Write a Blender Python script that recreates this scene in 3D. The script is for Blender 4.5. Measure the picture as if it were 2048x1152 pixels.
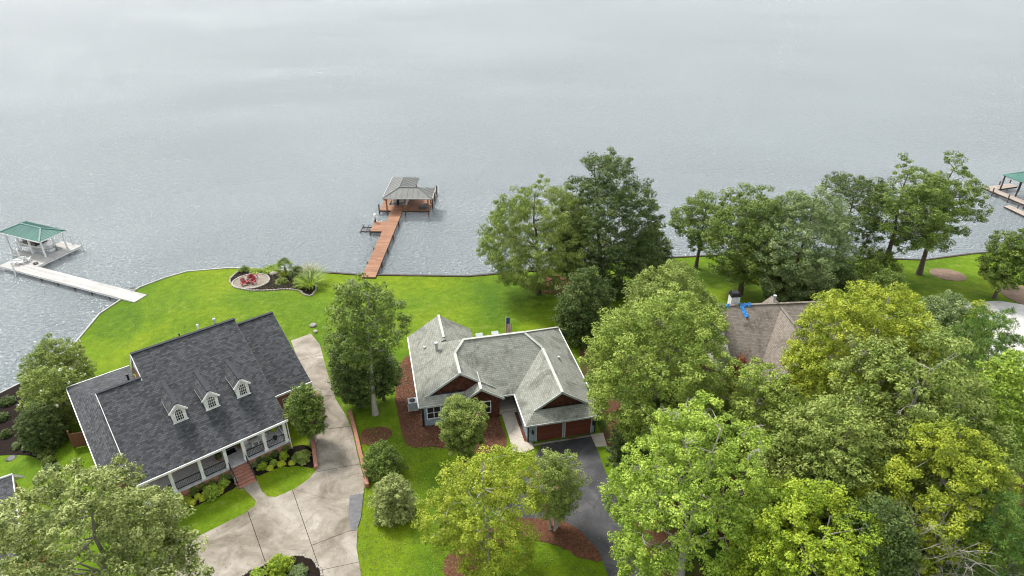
import bpy, bmesh, math, random
import numpy as np
from mathutils import Vector, geometry as mgeo
R = math.radians
for o in list(bpy.data.objects): bpy.data.objects.remove(o)
SC = bpy.context.scene; COL = SC.collection

# ------------------------------------------------------------------ camera, sky, sun, exposure
CAM_H, PITCH, FPX = 46.0, R(30), 1365.0
cam = bpy.data.cameras.new('camera'); cam.sensor_width = 36.0; cam.lens = FPX/2048*36.0
cam.clip_start = 1.0; cam.clip_end = 9000.0
camo = bpy.data.objects.new('camera', cam); COL.objects.link(camo)
camo.location = (0, 0, CAM_H); camo.rotation_euler = (R(90)-PITCH, 0, 0); SC.camera = camo
SUN_EL, SUN_AZ = R(52), R(-42)          # azimuth from +Y, negative = to the left
wd = bpy.data.worlds.new('World'); SC.world = wd; wd.use_nodes = True
nt = wd.node_tree; nt.nodes.clear()
sky = nt.nodes.new('ShaderNodeTexSky'); sky.sky_type = 'NISHITA'; sky.sun_disc = False
sky.sun_elevation = SUN_EL; sky.sun_rotation = SUN_AZ; sky.dust_density = 6.0; sky.air_density = 1.0; sky.altitude = 100
hs = nt.nodes.new('ShaderNodeHueSaturation'); hs.inputs['Saturation'].default_value = 0.22
mx = nt.nodes.new('ShaderNodeMix'); mx.data_type = 'RGBA'; mx.inputs[0].default_value = 0.55
mx.inputs[7].default_value = (7.3, 7.75, 8.15, 1)      # even cloud layer mixed over the sky
bg = nt.nodes.new('ShaderNodeBackground'); bg.inputs[1].default_value = 0.127
wo = nt.nodes.new('ShaderNodeOutputWorld')
nt.links.new(sky.outputs[0], hs.inputs['Color']); nt.links.new(hs.outputs[0], mx.inputs[6])
nt.links.new(mx.outputs[2], bg.inputs[0]); nt.links.new(bg.outputs[0], wo.inputs[0])
sl = bpy.data.lights.new('sun', 'SUN'); sl.energy = 2.5; sl.angle = R(11); sl.color = (1.0, 0.96, 0.9)
slo = bpy.data.objects.new('sun', sl); COL.objects.link(slo)
sd = Vector((math.sin(SUN_AZ)*math.cos(SUN_EL), math.cos(SUN_AZ)*math.cos(SUN_EL), math.sin(SUN_EL)))
slo.rotation_euler = sd.to_track_quat('Z', 'Y').to_euler(); slo.location = (0, 60, 80)
vs = SC.view_settings; vs.view_transform = 'Standard'; vs.look = 'None'; vs.gamma = 1.0; vs.exposure = 0.82; SC.cycles.filter_width = 1.1

# ------------------------------------------------------------------ photo pixel (2048 x 1152) -> world
_c, _s = math.cos(PITCH), math.sin(PITCH)
def ray(px, py):
    a = (px-1024)/FPX; b = (576-py)/FPX
    return (a, _c+b*_s, -_s+b*_c)
def at(px, py, z):
    r = ray(px, py); t = (z-CAM_H)/r[2]
    return (r[0]*t, r[1]*t)
SHORE = [(-70, 900), (0, 790), (60, 760), (150, 690), (200, 630), (245, 600), (280, 577), (330, 558), (375, 545), (460, 538), (600, 544), (720, 552),
         (800, 553), (935, 555), (1060, 545), (1200, 530), (1330, 518), (1450, 512), (1600, 515), (1850, 522), (1940, 510), (2048, 500), (2250, 488)]
SH = [at(x, y, 0.35) for x, y in SHORE]
SH = [(-160, 20)] + SH + [(170, 95)]
SHn = np.array(SH)
LAND = SH + [(170, -70), (-160, -70)]
def shore_dist(x, y):
    P = np.stack([np.asarray(x, float).ravel(), np.asarray(y, float).ravel()], 1)
    d = np.full(len(P), 1e9)
    for a, b in zip(SHn[:-1], SHn[1:]):
        ab = b-a; t = np.clip(((P-a)@ab)/(ab@ab), 0, 1)
        d = np.minimum(d, np.hypot(*(P-a-t[:, None]*ab).T))
    return d
def zgn(x, y):
    t = np.clip(shore_dist(x, y)/17.0, 0, 1); n = np.asarray(x, float).ravel(); m = np.asarray(y, float).ravel()
    return 0.5+1.7*t*t*(3-2*t)+t*0.05*np.sin(n*0.31+1.3)*np.sin(m*0.27)
def zg(x, y): return float(zgn([x], [y])[0])
def G(px, py):
    z = 1.8
    for _ in range(8):
        x, y = at(px, py, z); z = zg(x, y)
    return (x, y, z)

# ------------------------------------------------------------------ materials
MATS = {}
class NB:
    def __init__(s, name):
        m = bpy.data.materials.new(name); m.use_nodes = True; s.m = m; s.t = m.node_tree; s.t.nodes.clear()
        s.out = s.n('OutputMaterial'); MATS[name] = m
    def n(s, k, **kw):
        x = s.t.nodes.new('ShaderNode'+k)
        for a, v in kw.items(): setattr(x, a, v)
        return x
    def l(s, a, b): s.t.links.new(a, b)
    def coord(s, kind='UV', scale=(1, 1, 1), rot=(0, 0, 0)):
        c = s.n('TexCoord'); mp = s.n('Mapping'); mp.inputs['Scale'].default_value = scale; mp.inputs['Rotation'].default_value = rot
        s.l(c.outputs[kind], mp.inputs[0]); return mp.outputs[0]
    def noise(s, co, scale, detail=4, rough=.55, out=0, dist=0):
        x = s.n('TexNoise'); x.inputs['Scale'].default_value = scale; x.inputs['Detail'].default_value = detail
        x.inputs['Roughness'].default_value = rough; x.inputs['Distortion'].default_value = dist
        s.l(co, x.inputs['Vector']); return x.outputs[out]
    def ramp(s, f, stops):
        x = s.n('ValToRGB'); e = x.color_ramp.elements
        while len(e) < len(stops): e.new(.5)
        for k, (p, c) in enumerate(stops):
            e[k].position = p; e[k].color = (c[0], c[1], c[2], 1) if not isinstance(c, (int, float)) else (c, c, c, 1)
        s.l(f, x.inputs[0]); return x.outputs[0]
    def mix(s, f, a, b, mode='MIX'):
        x = s.n('Mix', data_type='RGBA', blend_type=mode)
        for i, v in ((0, f), (6, a), (7, b)):
            if hasattr(v, 'is_linked'): s.l(v, x.inputs[i])
            else: x.inputs[i].default_value = v if i == 0 else (v[0], v[1], v[2], 1)
        return x.outputs[2]
    def bump(s, h, strength=.3, dist=.05, prev=None):
        x = s.n('Bump'); x.inputs['Strength'].default_value = strength; x.inputs['Distance'].default_value = dist
        s.l(h, x.inputs['Height'])
        if prev is not None: s.l(prev, x.inputs['Normal'])
        return x.outputs[0]
    def bsdf(s, col, rough=.7, metal=0, spec=.3, normal=None):
        b = s.n('BsdfPrincipled')
        if hasattr(col, 'is_linked'): s.l(col, b.inputs['Base Color'])
        else: b.inputs['Base Color'].default_value = (col[0], col[1], col[2], 1)
        if hasattr(rough, 'is_linked'): s.l(rough, b.inputs['Roughness'])
        else: b.inputs['Roughness'].default_value = rough
        b.inputs['Metallic'].default_value = metal; b.inputs['Specular IOR Level'].default_value = spec
        if normal is not None: s.l(normal, b.inputs['Normal'])
        return b
    def done(s, b): s.l(b.outputs[0], s.out.inputs[0]); return s.m

def plain(name, col, rough=.6, metal=0, var=.12, scale=3.0, spec=.3):
    m = NB(name); co = m.coord('Object'); f = m.noise(co, scale, 5)
    c2 = tuple(max(0, x*(1-var*2)) for x in col); c1 = tuple(min(1, x*(1+var)) for x in col)
    return m.done(m.bsdf(m.ramp(f, [(.3, c2), (.7, c1)]), rough, metal, spec, m.bump(f, .12, .02)))
for nm, col, ro in [('white_paint', (.78, .78, .76), .5), ('cream_siding', (.62, .61, .56), .6), ('trim_grey', (.42, .44, .42), .55), ('dark_metal', (.025, .027, .03), .45),
                    ('blue_siding', (.27, .34, .40), .6), ('black', (.012, .012, .013), .5), ('porch_floor', (.5, .51, .52), .5), ('door_dark', (.018, .016, .015), .4),
                    ('timber_dark', (.06, .045, .035), .8), ('pile_wood', (.13, .10, .08), .8), ('vinyl_white', (.75, .76, .77), .35), ('boat_white', (.72, .72, .69), .25),
                    ('boat_seat', (.35, .30, .25), .6), ('red_paint', (.30, .035, .04), .5), ('galvanised', (.42, .43, .44), .4), ('stone', (.30, .27, .23), .85),
                    ('pale_stone', (.33, .31, .275), .85), ('terracotta', (.35, .14, .08), .8), ('tarp_blue', (.03, .24, .62), .4), ('bark', (.115, .09, .07), .9),
                    ('bark_pale', (.36, .33, .29), .85), ('bark_grey', (.22, .20, .175), .85), ('asphalt_grey', (.14, .14, .145), .9), ('flag_red', (.5, .05, .06), .7), ('flag_white', (.7, .7, .7), .7),
                    ('flag_blue', (.04, .06, .2), .7), ('fence_wood', (.17, .075, .04), .75), ('grey_box', (.075, .08, .085), .6), ('seawall_pale', (.36, .355, .33), .8), ('ac_grey', (.30, .33, .32), .5),
                    ('curtain', (.6, .6, .58), .8), ('blossom_white', (.75, .72, .66), .7), ('blossom_pink', (.40, .17, .15), .7), ('blossom_orange', (.5, .12, .03), .7), ('ash', (.03, .03, .03), .9), ('concrete_step', (.36, .33, .29), .85)]:
    plain(nm, col, ro)

def m_glass():
    m = NB('glass'); return m.done(m.bsdf((.02, .025, .03), .06, 0, .8))
m_glass()
def m_shingle(name, c1, c2, mortar, w, h, contrast, stain=None, stain_dir=None):
    m = NB(name); co = m.coord('UV'); b = m.n('TexBrick'); m.l(co, b.inputs['Vector'])
    b.inputs['Scale'].default_value = 1.0; b.inputs['Brick Width'].default_value = w; b.inputs['Row Height'].default_value = h
    b.inputs['Mortar Size'].default_value = .012; b.inputs['Mortar Smooth'].default_value = .3; b.inputs['Bias'].default_value = 0.0
    b.inputs['Color1'].default_value = (*c1, 1); b.inputs['Color2'].default_value = (*c2, 1); b.inputs['Mortar'].default_value = (*mortar, 1)
    b.offset = .5; b.offset_frequency = 2
    n1 = m.noise(co, 3.3, 4, .7); n2 = m.noise(co, .35, 4, .6)
    c = m.mix(contrast, b.outputs['Color'], m.ramp(n1, [(.35, tuple(x*.45 for x in c1)), (.65, tuple(x*1.25 for x in c2))]))
    c = m.mix(.25, c, m.ramp(n2, [(.3, .6), (.7, 1.0)]), 'MULTIPLY')
    if stain:
        ob = m.coord('Object'); s1 = m.noise(ob, .42, 5, .7, dist=.9); s2 = m.noise(m.coord('UV', (3.0, .22, 1)), 1.6, 4, .7)
        mm = m.n('Math', operation='MULTIPLY'); m.l(m.ramp(s1, [(.47, 0.0), (.62, 1.0)]), mm.inputs[0]); m.l(m.ramp(s2, [(.35, .2), (.65, 1.0)]), mm.inputs[1])
        m2 = m.n('Math', operation='MULTIPLY'); m2.inputs[1].default_value = .88; m.l(mm.outputs[0], m2.inputs[0]); c = m.mix(m2.outputs[0], c, stain)
    nb = m.bump(b.outputs['Fac'], -.6, .02, m.bump(n1, .25, .015))
    return m.done(m.bsdf(c, .85, 0, .25, nb))
m_shingle('shingle_slate', (.030, .032, .035), (.092, .096, .102), (.016, .017, .019), .31, .175, .12)
plain('cap_slate', (.032, .035, .042), .85)
m_shingle('shingle_green', (.220, .225, .192), (.290, .295, .252), (.10, .102, .085), .4, .2, .03, (.060, .060, .046))
plain('cap_green', (.43, .435, .39), .8)
m_shingle('shingle_brown', (.165, .138, .112), (.255, .222, .186), (.08, .06, .05), .33, .16, .25, (.07, .052, .042))
def m_brick():
    m = NB('brick'); co = m.coord('UV'); b = m.n('TexBrick'); m.l(co, b.inputs['Vector']); b.inputs['Scale'].default_value = 1
    b.inputs['Brick Width'].default_value = .22; b.inputs['Row Height'].default_value = .075; b.inputs['Mortar Size'].default_value = .008
    b.inputs['Color1'].default_value = (.30, .085, .05, 1); b.inputs['Color2'].default_value = (.40, .15, .09, 1); b.inputs['Mortar'].default_value = (.40, .33, .28, 1)
    n = m.noise(co, 1.2, 4); c = m.mix(.4, b.outputs['Color'], m.ramp(n, [(.3, .5), (.7, 1.1)]), 'MULTIPLY')
    return m.done(m.bsdf(c, .85, 0, .2, m.bump(b.outputs['Fac'], -.5, .01)))
m_brick()
def m_shake():
    m = NB('cedar_shake'); co = m.coord('UV'); b = m.n('TexBrick'); m.l(co, b.inputs['Vector']); b.inputs['Scale'].default_value = 1
    b.inputs['Brick Width'].default_value = .2; b.inputs['Row Height'].default_value = .22; b.inputs['Mortar Size'].default_value = .01
    b.inputs['Color1'].default_value = (.060, .022, .013, 1); b.inputs['Color2'].default_value = (.13, .05, .03, 1); b.inputs['Mortar'].default_value = (.02, .009, .006, 1)
    return m.done(m.bsdf(b.outputs['Color'], .8, 0, .2, m.bump(b.outputs['Fac'], -.8, .02)))
m_shake()
def m_ribbed(name, col):
    m = NB(name); co = m.coord('UV'); w = m.n('TexWave'); w.bands_direction = 'X'; w.inputs['Scale'].default_value = .8; m.l(co, w.inputs['Vector'])
    n = m.noise(co, .6, 4); c = m.ramp(n, [(.3, tuple(x*.8 for x in col)), (.7, tuple(x*1.1 for x in col))])
    return m.done(m.bsdf(c, .55, 0, .3, m.bump(w.outputs['Fac'], .15, .03)))
m_ribbed('metal_green', (.065, .165, .135)); m_ribbed('metal_grey', (.135, .138, .128))
def m_boards(name, c1, c2, width, axis='X'):
    m = NB(name); co = m.coord('UV', rot=(0, 0, 0 if axis == 'X' else R(90))); b = m.n('TexBrick'); m.l(co, b.inputs['Vector']); b.inputs['Scale'].default_value = 1
    b.inputs['Brick Width'].default_value = 3.6; b.inputs['Row Height'].default_value = width; b.inputs['Mortar Size'].default_value = .006
    b.inputs['Color1'].default_value = (*c1, 1); b.inputs['Color2'].default_value = (*c2, 1); b.inputs['Mortar'].default_value = tuple(x*.35 for x in c1)+(1,)
    n = m.noise(co, .8, 5, .65); c = m.mix(.45, b.outputs['Color'], m.ramp(n, [(.25, .6), (.75, 1.1)]), 'MULTIPLY')
    return m.done(m.bsdf(c, .75, 0, .25, m.bump(b.outputs['Fac'], -.5, .01)))
m_boards('deck_red', (.215, .105, .060), (.315, .165, .098), .28); m_boards('deck_white', (.33, .32, .30), (.43, .42, .40), .3); m_boards('deck_grey', (.30, .25, .21), (.38, .33, .28), .15)
m_boards('garage_wood', (.150, .046, .028), (.175, .056, .035), .3)
def m_grass():
    m = NB('lawn'); co = m.coord('Object'); a = m.noise(co, .075, 6, .62, dist=.6); b = m.noise(co, 1.1, 5, .7); f = m.noise(co, 9.0, 4, .75); d = m.noise(co, .055, 3, .5)
    c = m.ramp(a, [(.28, (.054, .120, .006)), (.5, (.110, .185, .006)), (.72, (.180, .238, .008))])
    c = m.mix(.7, c, m.ramp(b, [(.3, .6), (.68, 1.15)]), 'MULTIPLY'); c = m.mix(.5, c, m.ramp(f, [(.3, .3), (.7, 1.45)]), 'MULTIPLY')
    dry = m.n('Math', operation='MULTIPLY'); m.l(m.ramp(b, [(.56, 0.0), (.72, 1.0)]), dry.inputs[0]); m.l(m.ramp(d, [(.45, 0.0), (.60, .85)]), dry.inputs[1])
    c = m.mix(dry.outputs[0], c, (.19, .17, .062))
    return m.done(m.bsdf(c, .9, 0, .12, m.bump(f, .55, .06, m.bump(b, .3, .12))))
m_grass()
def m_mulch(name, c1, c2, sc=7):
    m = NB(name); co = m.coord('Object'); a = m.noise(co, sc, 5, .75); b = m.noise(co, .9, 4, .6)
    c = m.mix(.5, m.ramp(a, [(.3, c1), (.7, c2)]), m.ramp(b, [(.3, .6), (.7, 1.2)]), 'MULTIPLY')
    return m.done(m.bsdf(c, .95, 0, .1, m.bump(a, .8, .08)))
m_mulch('mulch_dark', (.006, .004, .0035), (.028, .019, .015)); m_mulch('mulch_red', (.055, .024, .015), (.19, .088, .052), 5); m_mulch('mulch_tan', (.13, .085, .06), (.29, .21, .16)); m_mulch('gravel', (.15, .125, .10), (.33, .29, .24), 9)
def m_forest():
    m = NB('forest_litter'); co = m.coord('Object'); a = m.noise(co, 6, 5, .75); b = m.noise(co, .22, 5, .6)
    br = m.ramp(a, [(.3, (.055, .026, .015)), (.7, (.15, .075, .045))]); gr = m.ramp(a, [(.3, (.02, .045, .008)), (.7, (.06, .11, .015))])
    return m.done(m.bsdf(m.mix(m.ramp(b, [(.45, 0.0), (.58, 1.0)]), br, gr), .95, 0, .1, m.bump(a, .8, .1)))
m_forest()
def m_concrete(name, c1, c2, stain):
    m = NB(name); co = m.coord('Object'); a = m.noise(co, .35, 6, .65, dist=.6); b = m.noise(co, 5, 4, .7); d = m.noise(m.coord('Object', (1, 1, 1)), 1.3, 5, .7)
    c = m.ramp(a, [(.32, stain), (.48, c1), (.68, c2)]); c = m.mix(.4, c, m.ramp(b, [(.3, .75), (.7, 1.1)]), 'MULTIPLY'); c = m.mix(.3, c, m.ramp(d, [(.35, .6), (.6, 1.1)]), 'MULTIPLY')
    v = m.n('TexVoronoi', feature='DISTANCE_TO_EDGE'); v.inputs['Scale'].default_value = .22
    wv = m.mix(.12, co, m.noise(co, 1.5, 4, .6, out=1)); m.l(wv, v.inputs['Vector'])
    kk = m.n('Math', operation='MULTIPLY'); m.l(m.ramp(v.outputs['Distance'], [(.0, .7), (.006, 0.0)]), kk.inputs[0]); m.l(m.ramp(m.noise(co, .16, 3, .6), [(.52, 0.0), (.58, 1.0)]), kk.inputs[1])
    c = m.mix(kk.outputs[0], c, (.09, .075, .055))
    return m.done(m.bsdf(c, .88, 0, .2, m.bump(b, .2, .02)))
m_concrete('concrete', (.245, .215, .172), (.37, .335, .285), (.14, .12, .09)); m_concrete('concrete_pale', (.55, .53, .50), (.62, .60, .57), (.46, .44, .41))
m_concrete('concrete_walk', (.44, .39, .33), (.52, .47, .40), (.33, .29, .24))
def m_asphalt():
    m = NB('asphalt'); co = m.coord('Object'); a = m.noise(co, .4, 5, .6, dist=.5); b = m.noise(co, 14, 3, .7)
    c = m.ramp(a, [(.33, (.026, .026, .029)), (.52, (.055, .055, .059)), (.72, (.115, .112, .113))]); c = m.mix(.4, c, m.ramp(b, [(.3, .6), (.7, 1.3)]), 'MULTIPLY')
    v = m.n('TexVoronoi', feature='DISTANCE_TO_EDGE'); v.inputs['Scale'].default_value = .45
    m.l(m.mix(.15, co, m.noise(co, 1.2, 4, .6, out=1)), v.inputs['Vector'])
    k = m.n('Math', operation='MULTIPLY'); m.l(m.ramp(v.outputs['Distance'], [(.0, 1.0), (.012, 0.0)]), k.inputs[0]); m.l(m.ramp(a, [(.45, 0.0), (.6, 1.0)]), k.inputs[1])
    c = m.mix(k.outputs[0], c, (.012, .011, .011))
    return m.done(m.bsdf(c, .7, 0, .35, m.bump(b, .3, .02)))
m_asphalt()
def m_water():
    m = NB('lake_water'); co = m.coord('Object', (1, 1.35, 1)); gust = m.noise(m.coord('Object', (.5, 1, 1)), .022, 4, .6, dist=.6)
    h1 = m.noise(co, 1.7, 3, .65, dist=.6); h2 = m.noise(co, 3.4, 2, .6); h3 = m.noise(co, .12, 3, .5)
    amp = m.ramp(gust, [(.32, .6), (.68, 1.0)])
    k = m.n('Math', operation='MULTIPLY'); m.l(h1, k.inputs[0]); m.l(amp, k.inputs[1])
    nb = m.bump(k.outputs[0], 1.0, .85, m.bump(h2, .6, .12))
    b = m.bsdf((.178, .206, .213), .06, 0, .5, nb); b.inputs['IOR'].default_value = 1.45
    return m.done(b)
m_water()
def m_leaf(name, dark, mid, lite, trans=.22, rough=.55):
    m = NB(name); at_ = m.n('Attribute'); at_.attribute_name = 'tint'
    c = m.ramp(at_.outputs['Fac'], [(.08, dark), (.5, mid), (.95, lite)])
    b = m.bsdf(c, rough, 0, .25); t = m.n('BsdfTranslucent'); m.l(c, t.inputs[0])
    x = m.n('MixShader'); x.inputs[0].default_value = trans; m.l(b.outputs[0], x.inputs[1]); m.l(t.outputs[0], x.inputs[2]); m.l(x.outputs[0], m.out.inputs[0])
m_leaf('leaf_oak', (0.115, 0.149, 0.034), (0.224, 0.270, 0.070), (0.448, 0.494, 0.180))
m_leaf('leaf_dark', (.050, .085, .019), (.090, .135, .031), (.150, .195, .052))
m_leaf('leaf_mid', (0.078, 0.130, 0.021), (0.138, 0.203, 0.033), (0.230, 0.294, 0.057))
m_leaf('leaf_light', (0.149, 0.236, 0.024), (0.270, 0.385, 0.044), (0.443, 0.552, 0.085))
m_leaf('leaf_yellow', (0.154, 0.213, 0.016), (0.277, 0.337, 0.025), (0.438, 0.483, 0.050))
m_leaf('leaf_bright', (0.146, 0.224, 0.016), (0.269, 0.370, 0.022), (0.414, 0.493, 0.045))
m_leaf('leaf_olive', (.120, .172, .030), (.212, .278, .052), (.330, .390, .098))
m_leaf('leaf_sage', (0.107, 0.164, 0.053), (0.184, 0.251, 0.087), (0.290, 0.347, 0.143))
m_leaf('leaf_pine', (0.057, 0.123, 0.025), (0.116, 0.209, 0.036), (0.204, 0.316, 0.060))
m_leaf('leaf_lime', (0.353, 0.437, 0.030), (0.554, 0.600, 0.046), (0.600, 0.600, 0.091))
m_leaf('leaf_brown', (.07, .036, .022), (.15, .08, .045), (.27, .17, .10))
m_leaf('leaf_fresh', (.125, .185, .024), (.225, .305, .045), (.370, .445, .090))
m_leaf('leaf_straw', (0.336, 0.286, 0.136), (0.538, 0.470, 0.242), (0.600, 0.600, 0.363))
m_leaf('leaf_red', (.140, .045, .020), (.230, .075, .030), (.320, .130, .055))
M = MATS

# ------------------------------------------------------------------ mesh helpers
def tag(o, label, cat, group=None, kind=None):
    if label: o['label'] = label
    if cat: o['category'] = cat
    if group: o['group'] = group
    if kind: o['kind'] = kind
    return o
def thing(name, label, cat, loc=(0, 0, 0), rz=0, group=None):
    o = bpy.data.objects.new(name, None); COL.objects.link(o); o.empty_display_size = .3
    o.location = loc; o.rotation_euler = (0, 0, rz); return tag(o, label, cat, group)
def link(name, me, parent=None):
    o = bpy.data.objects.new(name, me); COL.objects.link(o)
    if parent is not None: o.parent = parent
    return o
def copy_tree(o, parent=None):
    c = o.copy(); COL.objects.link(c); c.parent = parent
    for ch in list(o.children): copy_tree(ch, c)
    return c
class MB:
    def __init__(s): s.v = []; s.f = []
    def poly(s, pts): n = len(s.v); s.v += [tuple(p) for p in pts]; s.f.append(tuple(range(n, n+len(pts)))); return s
    def hexa(s, b, t):          # 4 bottom + 4 top points, both counter-clockwise from above
        n = len(s.v); s.v += [tuple(p) for p in b]+[tuple(p) for p in t]
        s.f += [(n+3, n+2, n+1, n), (n+4, n+5, n+6, n+7)]+[(n+i, n+(i+1) % 4, n+4+(i+1) % 4, n+4+i) for i in range(4)]; return s
    def box(s, x0, x1, y0, y1, z0, z1):
        return s.hexa([(x0, y0, z0), (x1, y0, z0), (x1, y1, z0), (x0, y1, z0)], [(x0, y0, z1), (x1, y0, z1), (x1, y1, z1), (x0, y1, z1)])
    def prism(s, pts, z0, z1):
        n = len(s.v); k = len(pts); s.v += [(p[0], p[1], z0) for p in pts]+[(p[0], p[1], z1) for p in pts]
        s.f += [tuple(range(n+k-1, n-1, -1)), tuple(range(n+k, n+2*k))]+[(n+i, n+(i+1) % k, n+k+(i+1) % k, n+k+i) for i in range(k)]; return s
    def extr(s, pts, d):        # polygon in 3D extruded by vector d
        n = len(s.v); k = len(pts); d = Vector(d); s.v += [tuple(p) for p in pts]+[tuple(Vector(p)+d) for p in pts]
        s.f += [tuple(range(n+k-1, n-1, -1)), tuple(range(n+k, n+2*k))]+[(n+i, n+(i+1) % k, n+k+(i+1) % k, n+k+i) for i in range(k)]; return s
    def beam(s, p, q, w, h):
        p, q = Vector(p), Vector(q); d = (q-p).normalized(); up = Vector((0, 0, 1)) if abs(d.z) < .95 else Vector((0, 1, 0))
        x = d.cross(up).normalized()*(w/2); y = x.cross(d).normalized()*(h/2)
        return s.hexa([p-x-y, p+x-y, q+x-y, q-x-y], [p-x+y, p+x+y, q+x+y, q-x+y])
    def tube(s, path, rad, k=8, cap=True):
        path = [Vector(p) for p in path]; n0 = len(s.v)
        if isinstance(rad, (int, float)): rad = [rad]*len(path)
        for i, p in enumerate(path):
            d = (path[min(i+1, len(path)-1)]-path[max(i-1, 0)]).normalized(); up = Vector((0, 0, 1)) if abs(d.z) < .9 else Vector((0, 1, 0))
            x = d.cross(up).normalized(); y = x.cross(d)
            s.v += [tuple(p+(x*math.cos(6.2832*j/k)+y*math.sin(6.2832*j/k))*rad[i]) for j in range(k)]
        for i in range(len(path)-1):
            for j in range(k):
                a = n0+i*k+j; b = n0+i*k+(j+1) % k; s.f.append((a, b, b+k, a+k))
        if cap: s.f += [tuple(range(n0+k-1, n0-1, -1)), tuple(range(n0+(len(path)-1)*k, n0+len(path)*k))]
        return s
    def lathe(s, prof, c=(0, 0, 0), k=12):
        n0 = len(s.v)
        for r, z in prof: s.v += [(c[0]+r*math.cos(6.2832*j/k), c[1]+r*math.sin(6.2832*j/k), c[2]+z) for j in range(k)]
        for i in range(len(prof)-1):
            for j in range(k):
                a = n0+i*k+j; b = n0+i*k+(j+1) % k; s.f.append((a, b, b+k, a+k))
        s.f += [tuple(range(n0+k-1, n0-1, -1)), tuple(range(n0+(len(prof)-1)*k, n0+len(prof)*k))]; return s
    def build(s, name, mat, parent=None, smooth=False, bevel=0):
        me = bpy.data.meshes.new(name); me.from_pydata(s.v, [], s.f); uv = me.uv_layers.new(name='UVMap').data
        for p in me.polygons:
            n = p.normal; h = Vector((0, 0, 1)).cross(n)
            h = h.normalized() if h.length > 1e-3 else Vector((1, 0, 0)); t = n.cross(h)
            for li in p.loop_indices:
                c = me.vertices[me.loops[li].vertex_index].co; uv[li].uv = (c.dot(h), c.dot(t))
            p.use_smooth = smooth
        me.materials.append(M[mat]); me.update(); o = link(name, me, parent)
        if bevel:
            bm = o.modifiers.new('bevel', 'BEVEL'); bm.width = bevel; bm.segments = 2
        return o
def pip(x, y, poly):
    ins = np.zeros(len(x), bool); n = len(poly)
    for i in range(n):
        x1, y1 = poly[i]; x2, y2 = poly[(i+1) % n]
        if y1 != y2: ins ^= ((y1 > y) != (y2 > y)) & (x < (x2-x1)*(y-y1)/(y2-y1)+x1)
    return ins
def smooth_poly(pts, it=2):
    for _ in range(it):
        q = []
        for a, b in zip(pts, pts[1:]+pts[:1]):
            q += [(a[0]*.75+b[0]*.25, a[1]*.75+b[1]*.25), (a[0]*.25+b[0]*.75, a[1]*.25+b[1]*.75)]
        pts = q
    rj = random.Random(len(pts)+int(abs(pts[0][0])*10)); return [(x+rj.uniform(-.09, .09), y+rj.uniform(-.09, .09)) for x, y in pts]
def cdt(poly, step, extra_edges=()):
    rs = []
    for a, b in zip(poly, poly[1:]+poly[:1]):
        n = max(1, int(math.hypot(b[0]-a[0], b[1]-a[1])/step)); rs += [(a[0]+(b[0]-a[0])*i/n, a[1]+(b[1]-a[1])*i/n) for i in range(n)]
    xs, ys = zip(*rs); gx, gy = np.meshgrid(np.arange(math.floor(min(xs)/step)*step, max(xs), step), np.arange(math.floor(min(ys)/step)*step, max(ys), step))
    gx, gy = gx.ravel(), gy.ravel(); k = pip(gx, gy, rs); n = len(rs)
    vs_ = [Vector(p) for p in rs]; ed = [(i, (i+1) % n) for i in range(n)]
    for a, b in extra_edges:
        m_ = len(vs_); vs_ += [Vector(a), Vector(b)]; ed.append((m_, m_+1))
    vs_ += [Vector((x, y)) for x, y in zip(gx[k], gy[k])]
    V, E_, Fc, *_ = mgeo.delaunay_2d_cdt(vs_, ed, [list(range(n))], 1, 1e-4)
    return V, Fc, rs
def sheet(name, poly, off, mat, step=1.0, skirt=.12, label=None, kind='structure'):
    V, Fc, rs = cdt(poly, step); P = np.array([(v.x, v.y) for v in V]); z = zgn(P[:, 0], P[:, 1])+off
    m = MB(); m.v = [(p[0], p[1], q) for p, q in zip(P, z)]; m.f = [tuple(f) for f in Fc]
    zz = zgn(*zip(*rs))+off; n = len(rs); k = len(m.v)
    m.v += [(x, y, q) for (x, y), q in zip(rs, zz)]+[(x, y, q-skirt) for (x, y), q in zip(rs, zz)]
    ar = sum(a[0]*b[1]-b[0]*a[1] for a, b in zip(rs, rs[1:]+rs[:1]))
    for i in range(n):
        j = (i+1) % n; q = (k+n+i, k+n+j, k+j, k+i); m.f.append(q if ar > 0 else q[::-1])
    o = m.build(name, mat); o['kind'] = kind
    if label: o['label'] = label
    return o
def gp(pts): return [G(x, y)[:2] for x, y in pts]
def zoomed(pts, off, sc): return [(off[0]+x/sc, off[1]+y/sc) for x, y in pts]

# ------------------------------------------------------------------ the setting
w = MB(); w.poly([(-4000, 10, 0), (4000, 10, 0), (4000, 7000, 0), (-4000, 7000, 0)]); w.build('lake_water', 'lake_water')['kind'] = 'structure'
sheet('lawn_ground', LAND, 0, 'lawn', 2.0, 1.6)
m = MB(); m.poly([(-4000, -600, .2), (4000, -600, .2), (4000, -70.5, .2), (-4000, -70.5, .2)]); m.build('far_ground', 'lawn')['kind'] = 'structure'
def seawall(name, label, pix, mat, wid, h):
    pts = [at(x, y, .35) for x, y in pix]; m = MB()
    for a, b in zip(pts[:-1], pts[1:]):
        n = max(1, int(math.hypot(b[0]-a[0], b[1]-a[1])/2.4))
        for i in range(n):
            p = [a[j]+(b[j]-a[j])*i/n for j in (0, 1)]; q = [a[j]+(b[j]-a[j])*(i+1)/n for j in (0, 1)]
            m.beam((p[0], p[1], h/2-.25+.01*(i % 2)), (q[0], q[1], h/2-.25+.01*(i % 2)), wid+.012*(i % 2), h+.5)
    return tag(m.build(name, mat), label, 'seawall')
seawall('seawall', 'pale concrete seawall curving along the left lawn by the white dock', SHORE[:9], 'seawall_pale', .2, .62)
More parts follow.
